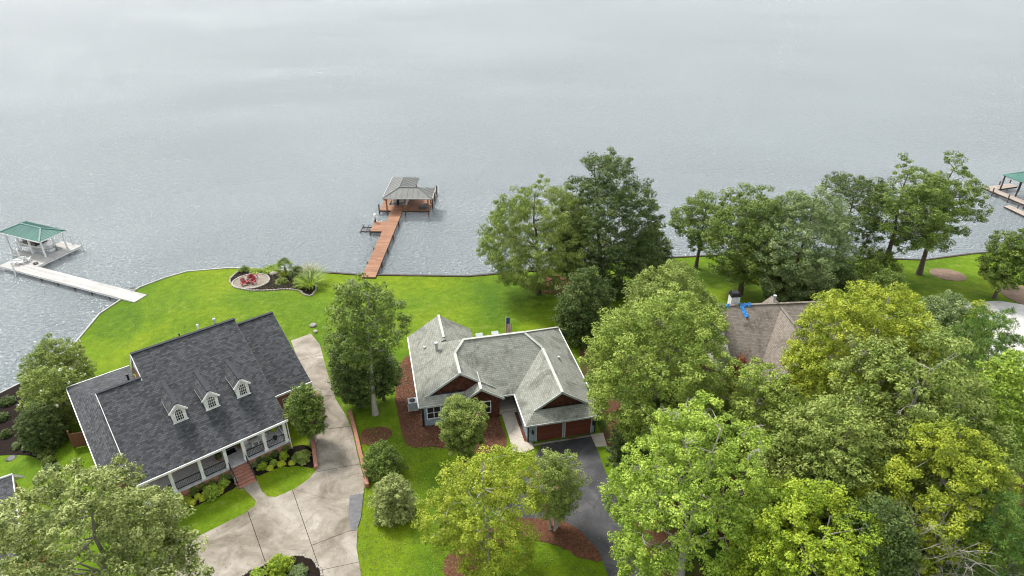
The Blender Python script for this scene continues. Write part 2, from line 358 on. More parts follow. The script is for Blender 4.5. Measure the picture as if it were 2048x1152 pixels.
seawall('seawall', 'pale low seawall behind the fire pit bed', SHORE[8:11], 'seawall_pale', .2, .6)
seawall('seawall', 'dark timber seawall at the end of the red-brown dock walkway', SHORE[10:15], 'timber_dark', .3, .62)
seawall('seawall', 'dark timber seawall along the tree-lined right shore', SHORE[14:], 'timber_dark', .28, .6)

# concrete driveway: dark bed plus separate slabs with open joints
DRIVE = [(582, 682), (622, 668), (640, 690), (655, 745), (672, 800), (692, 832), (704, 860), (716, 915), (730, 965), (727, 990), (716, 1050), (713, 1095), (724, 1160), (740, 1235), (340, 1235), (300, 1140), (392, 1076), (440, 1052), (488, 1028), (510, 1012), (512, 1003),
         (478, 968), (482, 955), (508, 946), (524, 984), (536, 994), (552, 995), (590, 978), (620, 957), (633, 940), (626, 878), (618, 840), (610, 790), (606, 745)]
JOINTS = [((620, 947.2), (745, 924), 'all'), ((560, 731), (690, 700), 'up'), ((600, 798), (720, 786), 'up'), ((600, 866), (760, 846), 'up'),
          ((575, 952), (650, 1169), 'down'), ((484, 990), (560, 1208), 'down'), ((600, 1101), (740, 1046), 'right'), ((610, 1148), (760, 1116), 'right')]
def driveway():
    root = sheet('concrete_driveway', gp(DRIVE), .02, 'mulch_dark', 1.0, .1); root['label'] = 'stained pale concrete driveway beside the slate-roofed house'
    poly = gp(DRIVE); J = []; ex = []
    for a, b, w_ in JOINTS:
        A, B = Vector(G(*a)[:2]), Vector(G(*b)[:2]); d = (B-A).normalized(); n = Vector((-d.y, d.x)); J.append((A, n, w_))
        for s in (-.022, .022): ex.append((A+n*s, B+n*s))
    V, Fc, _ = cdt(poly, 1.0, ex); P = np.array([(v.x, v.y) for v in V]); Z = zgn(P[:, 0], P[:, 1])
    groups = {}
    for f in Fc:
        c = Vector(P[list(f)].mean(0)); sg = []; bad = False
        s0 = (c-J[0][0]).dot(J[0][1]); s4 = (c-J[4][0]).dot(J[4][1])
        for A, n, w_ in J:
            s = (c-A).dot(n); ok = w_ == 'all' or (w_ == 'up' and s0 > 0) or (w_ == 'down' and s0 < 0) or (w_ == 'right' and s0 < 0 and s4 > 0)
            if not ok: sg.append(0); continue
            if abs(s) < .022: bad = True; break
            sg.append(1 if s > 0 else -1)
        if not bad: groups.setdefault(tuple(sg), []).append(f)
    for i, (k, fs) in enumerate(groups.items()):
        ids = sorted({v for f in fs for v in f}); mp = {v: j for j, v in enumerate(ids)}; m = MB(); dz = .055+.006*((i*7) % 3)
        m.v = [(P[v][0], P[v][1], Z[v]+dz) for v in ids]; m.f = [tuple(mp[v] for v in f) for f in fs]
        ec = {}
        for f in m.f:
            for a, b in zip(f, f[1:]+f[:1]): ec[(a, b)] = ec.get((a, b), 0)+1
        n0 = len(m.v)
        m.v += [(x, y, z-.05) for x, y, z in m.v]
        for (a, b) in ec:
            if (b, a) not in ec: m.f.append((b, a, a+n0, b+n0))
        m.build('slab', 'concrete', root)
driveway()
st = 'structure'
sheet('asphalt_patch', gp([(700, 992), (727, 988), (722, 1036), (713, 1062), (702, 1062), (697, 1030)]), .085, 'asphalt_grey', .6)
sheet('asphalt_driveway', gp([(1086, 884), (1184, 868), (1206, 932), (1248, 1032), (1277, 1096), (1300, 1152), (1330, 1235), (1240, 1235), (1216, 1150), (1205, 1122), (1184, 1088), (1152, 1060), (1108, 1044), (1030, 1046), (1003, 1010), (1018, 972), (1062, 930)]), .03, 'asphalt', .8)
sheet('door_sill', gp([(1066, 889), (1190, 869), (1191, 872), (1067, 892)]), .055, 'concrete', .6)
sheet('stone_pad', gp([(1181, 870), (1206, 866), (1214, 893), (1192, 894)]), .06, 'concrete_walk', .6)
sheet('mulch_bed', smooth_poly(gp([(1012, 1036), (1110, 1036), (1156, 1056), (1188, 1090), (1210, 1126), (1166, 1118), (1120, 1094), (1080, 1080), (1010, 1080), (960, 1150), (900, 1175), (880, 1120), (960, 1060)])), .05, 'mulch_red', .6)
sheet('mulch_bed', smooth_poly(gp([(806, 712), (826, 712), (852, 850), (996, 826), (1002, 850), (1018, 886), (1000, 906), (930, 906), (868, 892), (822, 898), (806, 880), (796, 830), (788, 780)])), .025, 'mulch_red', .6)
sheet('mulch_bed', gp([(1026, 820), (1032, 820), (1062, 886), (1052, 890)]), .045, 'mulch_red', .6)
sheet('front_walk', gp([(1002, 824), (1027, 821), (1049, 884), (1064, 886), (1068, 898), (1046, 907), (1034, 908), (1024, 900), (1022, 888)]), .06, 'concrete_walk', .6)
sheet('bare_soil', smooth_poly(gp([(722, 862), (752, 853), (782, 856), (786, 872), (760, 886), (730, 892), (720, 880)])), .03, 'mulch_red', .6)
sheet('forest_floor', smooth_poly(gp([(1222, 902), (1196, 856), (1180, 800), (1150, 690), (1200, 640), (1380, 640), (1500, 760), (1700, 760), (1950, 700), (2250, 780), (2300, 1300), (1400, 1330), (1318, 1152), (1290, 1090), (1262, 1030)])), .02, 'forest_litter', 1.2)
sheet('mulch_bed', smooth_poly(gp([(-60, 800), (5, 786), (60, 752), (150, 716), (166, 738), (150, 770), (108, 792), (138, 808), (140, 828), (112, 848), (92, 885), (108, 908), (122, 944), (104, 958), (88, 946), (84, 908), (-60, 912)])), .035, 'mulch_dark', .8)
sheet('mulch_bed', smooth_poly(gp(zoomed([(66, 232), (85, 190), (140, 152), (215, 134), (330, 138), (430, 150), (540, 165), (620, 190), (700, 215), (690, 300), (640, 345), (575, 296), (500, 283), (350, 295), (200, 296), (100, 268)], (440, 500), 3.6))), .05, 'mulch_dark', .6)
def ring(px, py, rx, ry, n=40):
    c = G(px, py); a = G(px+rx, py); b = G(px, py-ry); return c, [(c[0]+(a[0]-c[0])*math.cos(6.2832*i/n), c[1]+(b[1]-c[1])*math.sin(6.2832*i/n)) for i in range(n)]
FPC, FPR = ring(502, 564, 35, 15.5)
sheet('gravel_circle', FPR, .09, 'gravel', .5)
sheet('mulch_bed', ring(1895, 550, 33, 13)[1], .05, 'mulch_tan', .6); sheet('mulch_bed', ring(2052, 592, 42, 24)[1], .05, 'mulch_tan', .6)
sheet('mulch_bed', ring(1115, 570, 48, 20)[1], .05, 'mulch_red', .6)
BEDR = smooth_poly(gp(zoomed([(600, 370), (890, 262), (1058, 240), (1082, 412), (1000, 392), (870, 388), (760, 424), (672, 464), (640, 440)], (320, 820), 3.47)))
BEDL = smooth_poly(gp(zoomed([(60, 610), (490, 440), (550, 532), (430, 590), (300, 645), (140, 712), (60, 740)], (320, 820), 3.47)))
sheet('mulch_bed', BEDR, .05, 'mulch_dark', .6); sheet('mulch_bed', BEDL, .05, 'mulch_dark', .6)
ISL = smooth_poly(gp([(470, 1165), (505, 1140), (560, 1117), (605, 1110), (634, 1124), (644, 1150), (640, 1200), (560, 1260), (470, 1230)]))
sheet('mulch_bed', ISL, .1, 'mulch_dark', .5)
sheet('pale_concrete_drive', gp([(1900, 622), (1940, 606), (1996, 602), (2060, 612), (2200, 640), (2230, 860), (2000, 850), (1980, 760), (1930, 690)]), .05, 'concrete_pale', 1.0)
sheet('garden_path', gp([(1572, 1000), (1592, 996), (1606, 1030), (1580, 1060), (1590, 1100), (1560, 1100), (1556, 1056)]), .05, 'concrete_walk', .8)

# ------------------------------------------------------------------ houses
def clip(poly, h):
    a, b, c = h; out = []
    for i in range(len(poly)):
        p, q = poly[i], poly[(i+1) % len(poly)]; dp = a*p[0]+b*p[1]+c; dq = a*q[0]+b*q[1]+c
        if dp >= -1e-9: out.append(p)
        if (dp > 1e-9 and dq < -1e-9) or (dp < -1e-9 and dq > 1e-9):
            t = dp/(dp-dq); out.append((p[0]+(q[0]-p[0])*t, p[1]+(q[1]-p[1])*t))
    return out
def area(p): return abs(sum(a[0]*b[1]-b[0]*a[1] for a, b in zip(p, p[1:]+p[:1])))/2 if len(p) > 2 else 0
def roof_pieces(wings):         # wings: ((u0,u1,v0,v1), [(a,b,c), ...]) with z = a*u + b*v + c, the roof is the upper envelope
    out = []
    for i, (ft, pl) in enumerate(wings):
        for k, P in enumerate(pl):
            poly = [(ft[0], ft[2]), (ft[1], ft[2]), (ft[1], ft[3]), (ft[0], ft[3])]
            for j, Q in enumerate(pl):
                if j != k: poly = clip(poly, (Q[0]-P[0], Q[1]-P[1], Q[2]-P[2]))
            if area(poly) < 1e-4: continue
            ps = [poly]
            for n, (g, ql) in enumerate(wings):
                if n == i: continue
                e = 1e-4 if n < i else -1e-4
                reg = [(1, 0, -g[0]), (-1, 0, g[1]), (0, 1, -g[2]), (0, -1, g[3])]+[(Q[0]-P[0], Q[1]-P[1], Q[2]-P[2]+e) for Q in ql]
                nx = []
                for p in ps:
                    cur = p
                    for h in reg:
                        o_ = clip(cur, (-h[0], -h[1], -h[2]))
                        if area(o_) > 1e-3: nx.append(o_)
                        cur = clip(cur, h)
                        if area(cur) < 1e-4: break
                ps = nx
            out += [(p, P) for p in ps if area(p) > 1e-3]
    return out
class House:
    def __init__(s, name, label, az, o, cat='house'):
        s.a = R(az); s.o = o; u, v, z = o
        s.root = thing(name, label, cat, (u*math.cos(s.a)-v*math.sin(s.a), u*math.sin(s.a)+v*math.cos(s.a), z), s.a)
    def L(s, u, v, z): return (u-s.o[0], v-s.o[1], z-s.o[2])
    def Ls(s, pts): return [s.L(*p) for p in pts]
    def box(s, m, u0, u1, v0, v1, z0, z1): a = s.L(u0, v0, z0); b = s.L(u1, v1, z1); m.box(a[0], b[0], a[1], b[1], a[2], b[2]); return m
    def roof(s, wings, mat, thick=.14, soffit='white_paint'):
        m = MB(); d = MB()
        for p, P in roof_pieces(wings):
            if sum(a[0]*b[1]-b[0]*a[1] for a, b in zip(p, p[1:]+p[:1])) < 0: p = p[::-1]
            q = [s.L(u, v, P[0]*u+P[1]*v+P[2]) for u, v in p]; m.poly(q); d.poly([(x, y, z-thick) for x, y, z in q][::-1])
        r = m.build('roof', mat, s.root); d.build('soffit', soffit, r); return r
    def beams(s, name, segs, w, h, mat, parent=None):
        m = MB()
        for p, q in segs: m.beam(s.L(*p), s.L(*q), w, h)
        return m.build(name, mat, parent or s.root)
    def each(s, name, segs, w, h, mat, parent=None):
        for p, q in segs: s.beams(name, [(p, q)], w, h, mat, parent)
    def gable(s, name, mat, tri, d, parent=None):       # 3D polygon in uvz extruded by d
        m = MB(); m.extr(s.Ls(tri), d); return m.build(name, mat, parent or s.root)
    def window(s, u, v, z, wd, ht, cols, rows, frame='white_paint', face=(0, -1), curtain=False, parent=None):
        # window in a wall whose outward normal is face; (u,v,z) = bottom centre on the wall
        hx, hy = -face[1], face[0]; P = lambda a, b, dd: s.L(u+hx*a+face[0]*dd, v+hy*a+face[1]*dd, z+b)
        m = MB(); t = .07
        for a0, a1, b0, b1 in ((-wd/2-t, -wd/2, -t, ht+t), (wd/2, wd/2+t, -t, ht+t), (-wd/2, wd/2, -t, 0), (-wd/2, wd/2, ht, ht+t)):
            m.extr([P(a0, b0, 0), P(a1, b0, 0), P(a1, b1, 0), P(a0, b1, 0)], Vector(P(0, 0, .07))-Vector(P(0, 0, 0)))
        for i in range(1, cols): a = -wd/2+wd*i/cols; m.extr([P(a-.03, 0, 0), P(a+.03, 0, 0), P(a+.03, ht, 0), P(a-.03, ht, 0)], Vector(P(0, 0, .055))-Vector(P(0, 0, 0)))
        for j in range(1, rows): b = ht*j/rows; m.extr([P(-wd/2, b-.025, 0), P(wd/2, b-.025, 0), P(wd/2, b+.025, 0), P(-wd/2, b+.025, 0)], Vector(P(0, 0, .05))-Vector(P(0, 0, 0)))
        f = m.build('window', frame, parent or s.root)
        for i in range(cols):
            for j in range(rows):
                g = MB(); a0 = -wd/2+wd*i/cols; a1 = a0+wd/cols; b0 = ht*j/rows; b1 = b0+ht/rows
                g.extr([P(a0, b0, .005), P(a1, b0, .005), P(a1, b1, .005), P(a0, b1, .005)], Vector(P(0, 0, .02))-Vector(P(0, 0, 0))); g.build('pane', 'curtain' if curtain and j == 0 and i == 0 else 'glass', f)
        return f

# ---- slate-roofed house with porch
A = House('porch_house', 'brick house with dark slate-grey shingle roof, three dormers and white front porch', 39, (8, 53, 2.2))
pf = (0, .55, 5.9-.55*48.4)
WA = [((4.75, 13.75, 48.4, 63.5), [pf, (0, -1.0, 11.43+58.45)]),
      ((1.27, 4.75, 48.4, 60.0), [pf, (0, -1.0, 10.22+56.25)]),
      ((13.60, 17.7, 52.15, 63.0), [(0, .55, 5.9-.55*52.15), (0, -1.0, 10.025+59.65)]),
      ((-.55, 1.36, 50.0, 66.0), [(.5, 0, 5.75+.5*.55), (0, -.2, 5.75+.2*66)]),
      ((1.36, 4.9, 59.0, 66.0), [(.5, 0, 5.75+.5*.55), (0, -.2, 5.75+.2*66)])]
ra = A.roof(WA, 'shingle_slate')
A.each('ridge_cap', [((4.72, 58.45, 11.45), (13.8, 58.45, 11.45)), ((1.25, 56.25, 10.24), (4.74, 56.25, 10.24)), ((13.7, 59.65, 10.05), (17.72, 59.65, 10.05))], .3, .06, 'cap_slate', ra)
ex = 48.4
A.each('fascia', [((1.24, ex-.03, 5.83), (13.78, ex-.03, 5.83)), ((13.78, 52.12, 5.83), (17.73, 52.12, 5.83)), ((-.58, 49.97, 5.68), (-.58, 66.0, 5.68)), ((-.58, 66.03, 5.68), (4.9, 66.03, 5.68))], .07, .2, 'white_paint')
A.each('rake_board', [((1.24, ex, 5.80), (1.24, 56.25, 10.12)), ((4.72, 56.0, 9.98), (4.72, 58.45, 11.33)), ((4.72, 58.45, 11.33), (4.72, 61.5, 8.28)), ((1.24, 56.25, 10.12), (1.24, 59.8, 6.57)), ((-.5, 49.97, 5.72), (1.24, 49.97, 6.55))], .05, .2, 'white_paint')
A.each('rake_board', [((13.74, ex, 5.76), (13.74, 58.45, 11.29)), ((17.69, 52.15, 5.76), (17.69, 59.65, 9.89)), ((17.69, 59.65, 9.89), (17.69, 63.0, 6.54)), ((13.74, 58.45, 11.29), (13.74, 63.5, 6.24))], .05, .18, 'trim_grey')
def gab(u, v0, vr, vb, zr, zf, base, d, mat, nm='wall'):    # wall solid across the house, section in v-z, extruded along u by d
    A.gable(nm, mat, [(u, v0, base), (u, vb, base), (u, vb, zr-(vb-vr)-.2), (u, vr, zr-.2), (u, v0, zf)], (d, 0, 0))
gab(4.95, 51.3, 58.45, 63.0, 11.43, 7.28, .3, 8.5, 'brick'); gab(1.55, 51.3, 56.25, 59.6, 10.22, 7.28, .3, 3.39, 'brick'); gab(13.46, 52.6, 59.65, 62.6, 10.025, 5.93, .3, 3.9, 'brick')
A.gable('gable_siding', 'white_paint', [(4.84, 56.0, 9.8), (4.84, 60.9, 8.7), (4.84, 58.45, 11.15)], (.1, 0, 0))
m = MB(); A.box(m, .0, 1.54, 52.6, 65.2, .3, 5.9); A.box(m, 1.55, 4.9, 59.62, 65.2, .3, 5.9); m.build('wall', 'brick', A.root)
# porch
m = MB(); A.box(m, 1.5, 13.62, 48.85, 51.28, 0.6, 3.05); m.build('porch_base', 'brick', A.root)
m = MB(); A.box(m, 1.45, 13.67, 48.8, 51.29, 3.053, 3.2); pfl = m.build('porch_floor', 'porch_floor', A.root)
CU = [1.75, 3.84, 6.14, 8.2, 9.75, 11.57, 13.47]
for u in CU:
    m = MB(); A.box(m, u-.13, u+.13, 48.86, 49.12, 3.2, 5.75); A.box(m, u-.17, u+.17, 48.82, 49.16, 3.2, 3.42); A.box(m, u-.17, u+.17, 48.82, 49.16, 5.45, 5.72); m.build('column', 'white_paint', A.root)
A.beams('porch_beam', [((1.5, 49.0, 5.83), (13.6, 49.0, 5.83))], .22, .22, 'white_paint')
for i, (a, b) in enumerate(zip(CU[:-1], CU[1:])):
    if i == 3: continue
    m = MB(); m.beam(A.L(a+.13, 48.99, 4.05), A.L(b-.13, 48.99, 4.05), .06, .06); [m.beam(A.L(q_, 48.99, 3.3), A.L(q_, 48.99, 4.05), .05, .05) for q_ in (a+.16, b-.16)]; m.beam(A.L(a+.13, 48.99, 3.32), A.L(b-.13, 48.99, 3.32), .05, .05); r_ = m.build('railing', 'dark_metal', A.root)
    m = MB(); n = int((b-a)/.13)
    for k in range(1, n): u = a+(b-a)*k/n; m.beam(A.L(u, 48.99, 3.34), A.L(u, 48.99, 4.03), .022, .022)
    m.build('balusters', 'dark_metal', r_)['kind'] = 'stuff'
m = MB(); m.beam(A.L(13.47, 49.15, 4.05), A.L(13.47, 51.2, 4.05), .06, .06); m.beam(A.L(13.47, 49.18, 4.05), A.L(13.47, 49.18, 3.2), .05, .05); m.beam(A.L(13.47, 51.1, 4.05), A.L(13.47, 51.1, 3.2), .05, .05); m.beam(A.L(13.47, 49.15, 3.32), A.L(13.47, 51.2, 3.32), .05, .05); m.build('railing', 'dark_metal', A.root)
NS = 6
for k in range(NS):
    m = MB(); z1 = 3.04-(k+.5)*(.86/NS); m_ = A.box(m, 8.2, 9.76, 48.79-.3*(k+1), 48.79-.3*k, 1.2, z1-.05); A.box(m, 8.17, 9.79, 48.77-.3*(k+1), 48.79-.3*k, z1-.048, z1); m.build('step', 'brick', A.root)
for u in (8.24, 9.72):
    m = MB(); m.tube([A.L(u, 48.6, 4.0), A.L(u, 47.0, 3.05), A.L(u, 47.0, 2.2)], .035, 6); m.tube([A.L(u, 48.6, 4.0), A.L(u, 48.6, 2.9)], .03, 6)
    for k in range(1, 6): m.tube([A.L(u, 48.6-.27*k, 4.0-.16*k), A.L(u, 48.6-.27*k, 2.85-.14*k)], .014, 4)
    m.build('handrail', 'dark_metal', A.root)
m = MB(); A.box(m, 8.45, 9.45, 51.2, 51.29, 3.2, 5.4); d_ = m.build('door', 'door_dark', A.root)
m = MB(); m.lathe([(.03, 0), (.03, .06)], A.L(8.55, 51.16, 4.2), 8); m.build('handle', 'galvanised', d_)
for u in (3.2, 5.4, 11.0, 12.6): A.window(u, 51.29, 3.75, .9, 1.5, 2, 2)
A.window(15.6, 52.59, 3.6, 1.4, 1.3, 2, 2); A.window(17.37, 56, 3.6, 1.2, 1.3, 2, 2, face=(1, 0))
m = MB(); m.tube([A.L(13.68, 48.55, 5.75), A.L(13.72, 48.75, 5.4), A.L(13.72, 48.75, 2.3)], .045, 6); m.build('downspout', 'white_paint', A.root); m = MB(); m.tube([A.L(17.6, 52.2, 5.75), A.L(17.44, 52.5, 5.3), A.L(17.44, 52.5, 2.3)], .045, 6); m.build('downspout', 'white_paint', A.root)
# roof pipes
for (u, v, z, h, r_, mt) in ((10.6, 58.9, 10.8, 1.05, .07, 'white_paint'), (12.1, 58.9, 10.8, 1.1, .1, 'galvanised'), (8.9, 58.8, 10.9, .75, .05, 'dark_metal'), (3.9, 57.3, 9.0, 1.35, .09, 'black')):
    m = MB(); m.lathe([(r_, 0), (r_, h-.12), (r_*1.4, h-.12), (r_*1.4, h)], A.L(u, v, z), 8); m.build('vent_pipe', mt, ra)
# dormers
def arch(wd, z0, zs, n=8): return [(-wd/2, z0), (wd/2, z0)]+[(wd/2*math.cos(math.pi*i/n), zs+wd/2*math.sin(math.pi*i/n)) for i in range(n+1)]
for uc in (6.12, 8.77, 11.45):
    v0 = 51.72; zb = 7.62; ze = 8.98; zr = 9.62; hw = .56
    dm = A.gable('dormer', 'white_paint', [(uc-hw, v0, zb), (uc+hw, v0, zb), (uc+hw, v0, ze), (uc, v0, zr-.08), (uc-hw, v0, ze)], (0, 3.1, 0), A.root)
    for sgn in (-1, 1):
        m = MB(); e = uc+sgn*.72; ze2 = ze-.10; vb0 = 48.4+(ze2-5.9)/.55; vb1 = 48.4+(zr-5.9)/.55
        q = [(uc, v0-.16, zr), (e, v0-.16, ze2), (e, vb0+.15, ze2), (uc, vb1+.15, zr)]
        if sgn < 0: q = q[::-1]
        q = A.Ls(q); m.extr([(x, y, z-.07) for x, y, z in q][::-1] if sgn > 0 else [(x, y, z-.07) for x, y, z in q][::-1], (0, 0, .07)); m.build('dormer_roof', 'shingle_slate', dm)
    A.beams('ridge_cap', [((uc, v0-.17, zr+.02), (uc, vb1, zr+.02))], .34, .06, 'cap_slate', dm)
    A.beams('rake_trim', [((uc, v0-.17, zr-.09), (uc+sgn_*.73, v0-.17, ze-.2)) for sgn_ in (-1, 1)], .05, .15, 'white_paint', dm)
    A.each('eave_trim', [((uc+sg_*.70, v0-.16, ze-.17), (uc+sg_*.70, vb0+.1, ze-.17)) for sg_ in (-1, 1)], .05, .09, 'white_paint', dm)
    m = MB(); m.extr([A.L(uc+a, v0-.015, b) for a, b in arch(.66, 7.82, 8.68)], (0, -.03, 0)); gl = m.build('window_glass', 'glass', dm)
    m = MB(); pr = arch(.66, 7.82, 8.68, 10)
    for a, b in zip(pr, pr[1:]+pr[:1]): m.beam(A.L(uc+a[0], v0-.055, a[1]), A.L(uc+b[0], v0-.055, b[1]), .07, .07)
    m.build('window_frame', 'white_paint', dm); m = MB()
    for a in (-.165, 0, .165): m.beam(A.L(uc+a, v0-.05, 7.83), A.L(uc+a, v0-.05, 8.68+(.33 if a == 0 else .27)), .026, .026)
    for b in (8.11, 8.4, 8.68): m.beam(A.L(uc-.32, v0-.05, b), A.L(uc+.32, v0-.05, b), .026, .026)
    m.build('muntins', 'white_paint', dm)
    m = MB(); m.box(*[c for p in [(A.L(uc-.62, 0, 0)[0], A.L(uc+.62, 0, 0)[0]), (A.L(0, v0-.1, 0)[1], A.L(0, v0+.1, 0)[1]), (A.L(0, 0, 7.60)[2], A.L(0, 0, 7.72)[2])] for c in p]); m.build('sill', 'white_paint', dm)

# ---- green-shingled blue house with double garage
B = House('blue_house', 'blue-grey house with mossy grey-green shingle roof and two-door garage wing', 12.5, (10, 53, 2.2))
E0, pp = 4.9, .67
Lp = (pp, 0, E0-pp*2.25); Rp = (-pp, 0, E0+pp*18.45); Fp = (0, pp, E0-pp*49.85); Bp = (0, -pp, E0+pp*60.0)
WB = [((2.25, 18.45, 49.85, 60.0), [Lp, Rp, Fp, Bp]),
      ((2.25, 10.3, 50.6, 56.0), [Lp, (-pp, 0, E0+pp*10.3)]),
      ((5.86, 10.2, 49.45, 55.0), [(pp, 0, E0-.03-pp*5.86), (-pp, 0, E0-.03+pp*10.2)]),
      ((11.3, 18.45, 46.25, 56.0), [(pp, 0, E0-pp*11.3), Rp]),
      ((11.3, 18.45, 45.2, 47.6), [(pp, 0, E0-pp*11.3), Rp, (0, pp, E0-pp*45.2)]),
      ((2.25, 9.05, 57.0, 61.7), [Lp, (-pp, 0, E0+pp*9.05)])]
rb = B.roof(WB, 'shingle_green', .13, 'trim_grey')
zl = lambda u: E0+pp*(u-2.25)
mr = E0+pp*5.075
B.each('ridge_cap', [((7.325, 54.92, mr+.03), (13.375, 54.92, mr+.03)), ((6.275, 50.5, zl(6.275)+.03), (6.275, 53.8, zl(6.275)+.03)), ((14.875, 46.2, E0+pp*3.575+.03), (14.875, 53.2, E0+pp*3.575+.03)),
                     ((5.65, 57.4, zl(5.65)+.03), (5.65, 61.7, zl(5.65)+.03)), ((7.325, 54.92, mr+.02), (6.275, 53.85, zl(6.275)+.03)), ((13.375, 54.92, mr+.02), (14.875, 53.3, E0+pp*3.575+.03)), ((13.375, 54.92, mr+.02), (18.45, 60.0, E0+.02)),
                     ((8.03, 49.42, E0+pp*2.17), (8.03, 52.1, E0+pp*2.17))], .26, .07, 'cap_green', rb)
B.each('gutter', [((2.2, 49.8, E0-.08), (2.2, 61.7, E0-.08)), ((18.5, 45.2, E0-.08), (18.5, 60.0, E0-.08)), ((11.25, 45.2, E0-.08), (11.25, 49.9, E0-.08))], .1, .12, 'white_paint')
B.each('fascia', [((2.2, 49.81, E0-.09), (5.86, 49.81, E0-.09)), ((11.25, 45.15, E0-.09), (18.5, 45.15, E0-.09)), ((10.2, 49.81, E0-.09), (11.3, 49.81, E0-.09))], .06, .16, 'trim_grey')
gz = E0+pp*3.575
def rake(u0, u1, v, zb):
    um = (u0+u1)/2; zm = zb+pp*(u1-u0)/2; B.each('rake_board', [((u0, v, zb-.06), (um, v, zm-.06)), ((um, v, zm-.06), (u1, v, zb-.06))], .07, .2, 'trim_grey')
def rake_in(uc, zc, v, z0): # partial rake down to z0
    w_ = (zc-z0)/pp; B.each('rake_board', [((uc-w_, v, z0-.06), (uc, v, zc-.06)), ((uc, v, zc-.06), (uc+w_, v, z0-.06))], .07, .2, 'trim_grey')
rake_in(14.875, gz, 46.22, E0+pp*1.0); rake_in(6.275, zl(6.275), 50.57, E0+pp*.72); rake(5.86, 10.2, 49.42, E0-.03)
B.gable('gable_wall', 'cedar_shake', [(14.875-2.75, 46.6, E0+.5), (14.875+2.75, 46.6, E0+.5), (14.875, 46.6, E0+.5+2.75*pp)], (0, .2, 0))
B.gable('gable_wall', 'cedar_shake', [(6.275-3.2, 50.95, E0+.4), (6.275+3.2, 50.95, E0+.4), (6.275, 50.95, E0+.4+3.2*pp)], (0, .2, 0))
B.gable('bay_wall', 'cedar_shake', [(6.25, 49.95, 1.0), (9.85, 49.95, 1.0), (9.85, 49.95, E0+.05), (8.03, 49.95, E0+.05+1.82*pp-.12), (6.25, 49.95, E0+.05)], (0, 2.0, 0))
m = MB(); B.box(m, 2.6, 6.24, 50.25, 58, .6, E0-.1); B.box(m, 6.24, 9.84, 51.96, 58, .6, E0-.1); B.box(m, 2.62, 8.7, 58, 61.3, .6, E0-.1); m.build('wall', 'blue_siding', B.root)
m = MB(); B.box(m, 9.845, 11.68, 52.6, 59.6, .6, E0-.1); m.build('wall', 'blue_siding', B.root)
m = MB(); B.box(m, 11.69, 18.1, 45.95, 59.6, .6, E0-.1); m.build('garage_wall', 'blue_siding', B.root)
B.each('corner_trim', [((2.6, 50.24, 2), (2.6, 50.24, E0-.15)), ((11.69, 45.94, 2), (11.69, 45.94, E0-.15)), ((18.1, 45.94, 2), (18.1, 45.94, E0-.15))], .12, .12, 'dark_metal')
# garage doors
for u0, u1 in ((12.5, 14.92), (15.24, 17.68)):
    m = MB()
    for a, b in (((u0-.05, 1.9), (u0-.05, 4.35)), ((u1+.05, 1.9), (u1+.05, 4.35)), ((u0-.1, 4.35), (u1+.1, 4.35))): m.beam(B.L(a[0], 45.92, a[1]), B.L(b[0], 45.92, b[1]), .1, .1)
    gd = m.build('garage_door', 'trim_grey', B.root)
    for k in range(4):
        m = MB(); z0 = 2.18+k*.54; B.box(m, u0, u1, 45.90, 45.95, z0, z0+.525)
        for j in range(4): a = u0+(u1-u0)*(j+.1)/4; b = u0+(u1-u0)*(j+.9)/4; B.box(m, a, b, 45.885, 45.91, z0+.08, z0+.44)
        m.build('panel', 'garage_wood', gd)
    for j in range(4):
        m = MB(); a = u0+(u1-u0)*(j+.22)/4; b = u0+(u1-u0)*(j+.78)/4; B.box(m, a, b, 45.87, 45.89, 4.03, 4.17); m.build('pane', 'curtain', gd)
for u in (12.1, 17.9):
    m = MB(); B.box(m, u-.05, u+.05, 45.86, 45.95, 3.5, 3.62); m.lathe([(.03, 0), (.1, .05), (.13, .28), (.04, .36)], B.L(u, 45.78, 3.22), 8); m.build('wall_lantern', 'black', B.root)
B.window(3.6, 50.25, 3.05, 1.2, 1.3, 2, 2); B.window(7.95, 49.95, 3.05, 2.0, 1.3, 2, 2, curtain=True)
m = MB(); B.box(m, 10.3, 11.25, 52.52, 52.6, 2.5, 4.6); d_ = m.build('door', 'door_dark', B.root); m = MB(); m.lathe([(.03, 0), (.03, .05)], B.L(10.4, 52.5, 3.5), 8); m.build('handle', 'galvanised', d_)
m = MB(); B.box(m, 9.88, 11.66, 50.55, 52.59, 1.4, 2.5); B.box(m, 9.9, 11.66, 50.25, 50.54, 1.4, 2.36); m.build('porch_slab', 'concrete_walk', B.root)
for (u, v, hz, r_) in ((4.75, 56.1, 1.1, .14), (16.4, 52.6, .35, .1), (3.7, 57.8, .3, .1)):
    z = min(zl(u), E0+pp*(18.45-u))-.1; m = MB(); m.lathe([(r_*1.5, 0), (r_, .15), (r_, hz-.25), (r_*1.45, hz-.25), (r_*1.45, hz-.02), (r_*.6, hz)], B.L(u, v, z), 10); m.build('vent_pipe', 'galvanised', rb, smooth=False)
m = MB(); m.tube([B.L(2.22, 49.9, E0-.1), B.L(2.5, 50.18, E0-.45), B.L(2.5, 50.18, 2.2)], .05, 6); m.build('downspout', 'dark_metal', B.root)
for a in (8.7, 10.3):
    m = MB(); B.box(m, a, a+.7, 55.6, 56.2, mr-1.0, mr-.3); m.build('roof_vent', 'ac_grey', rb)

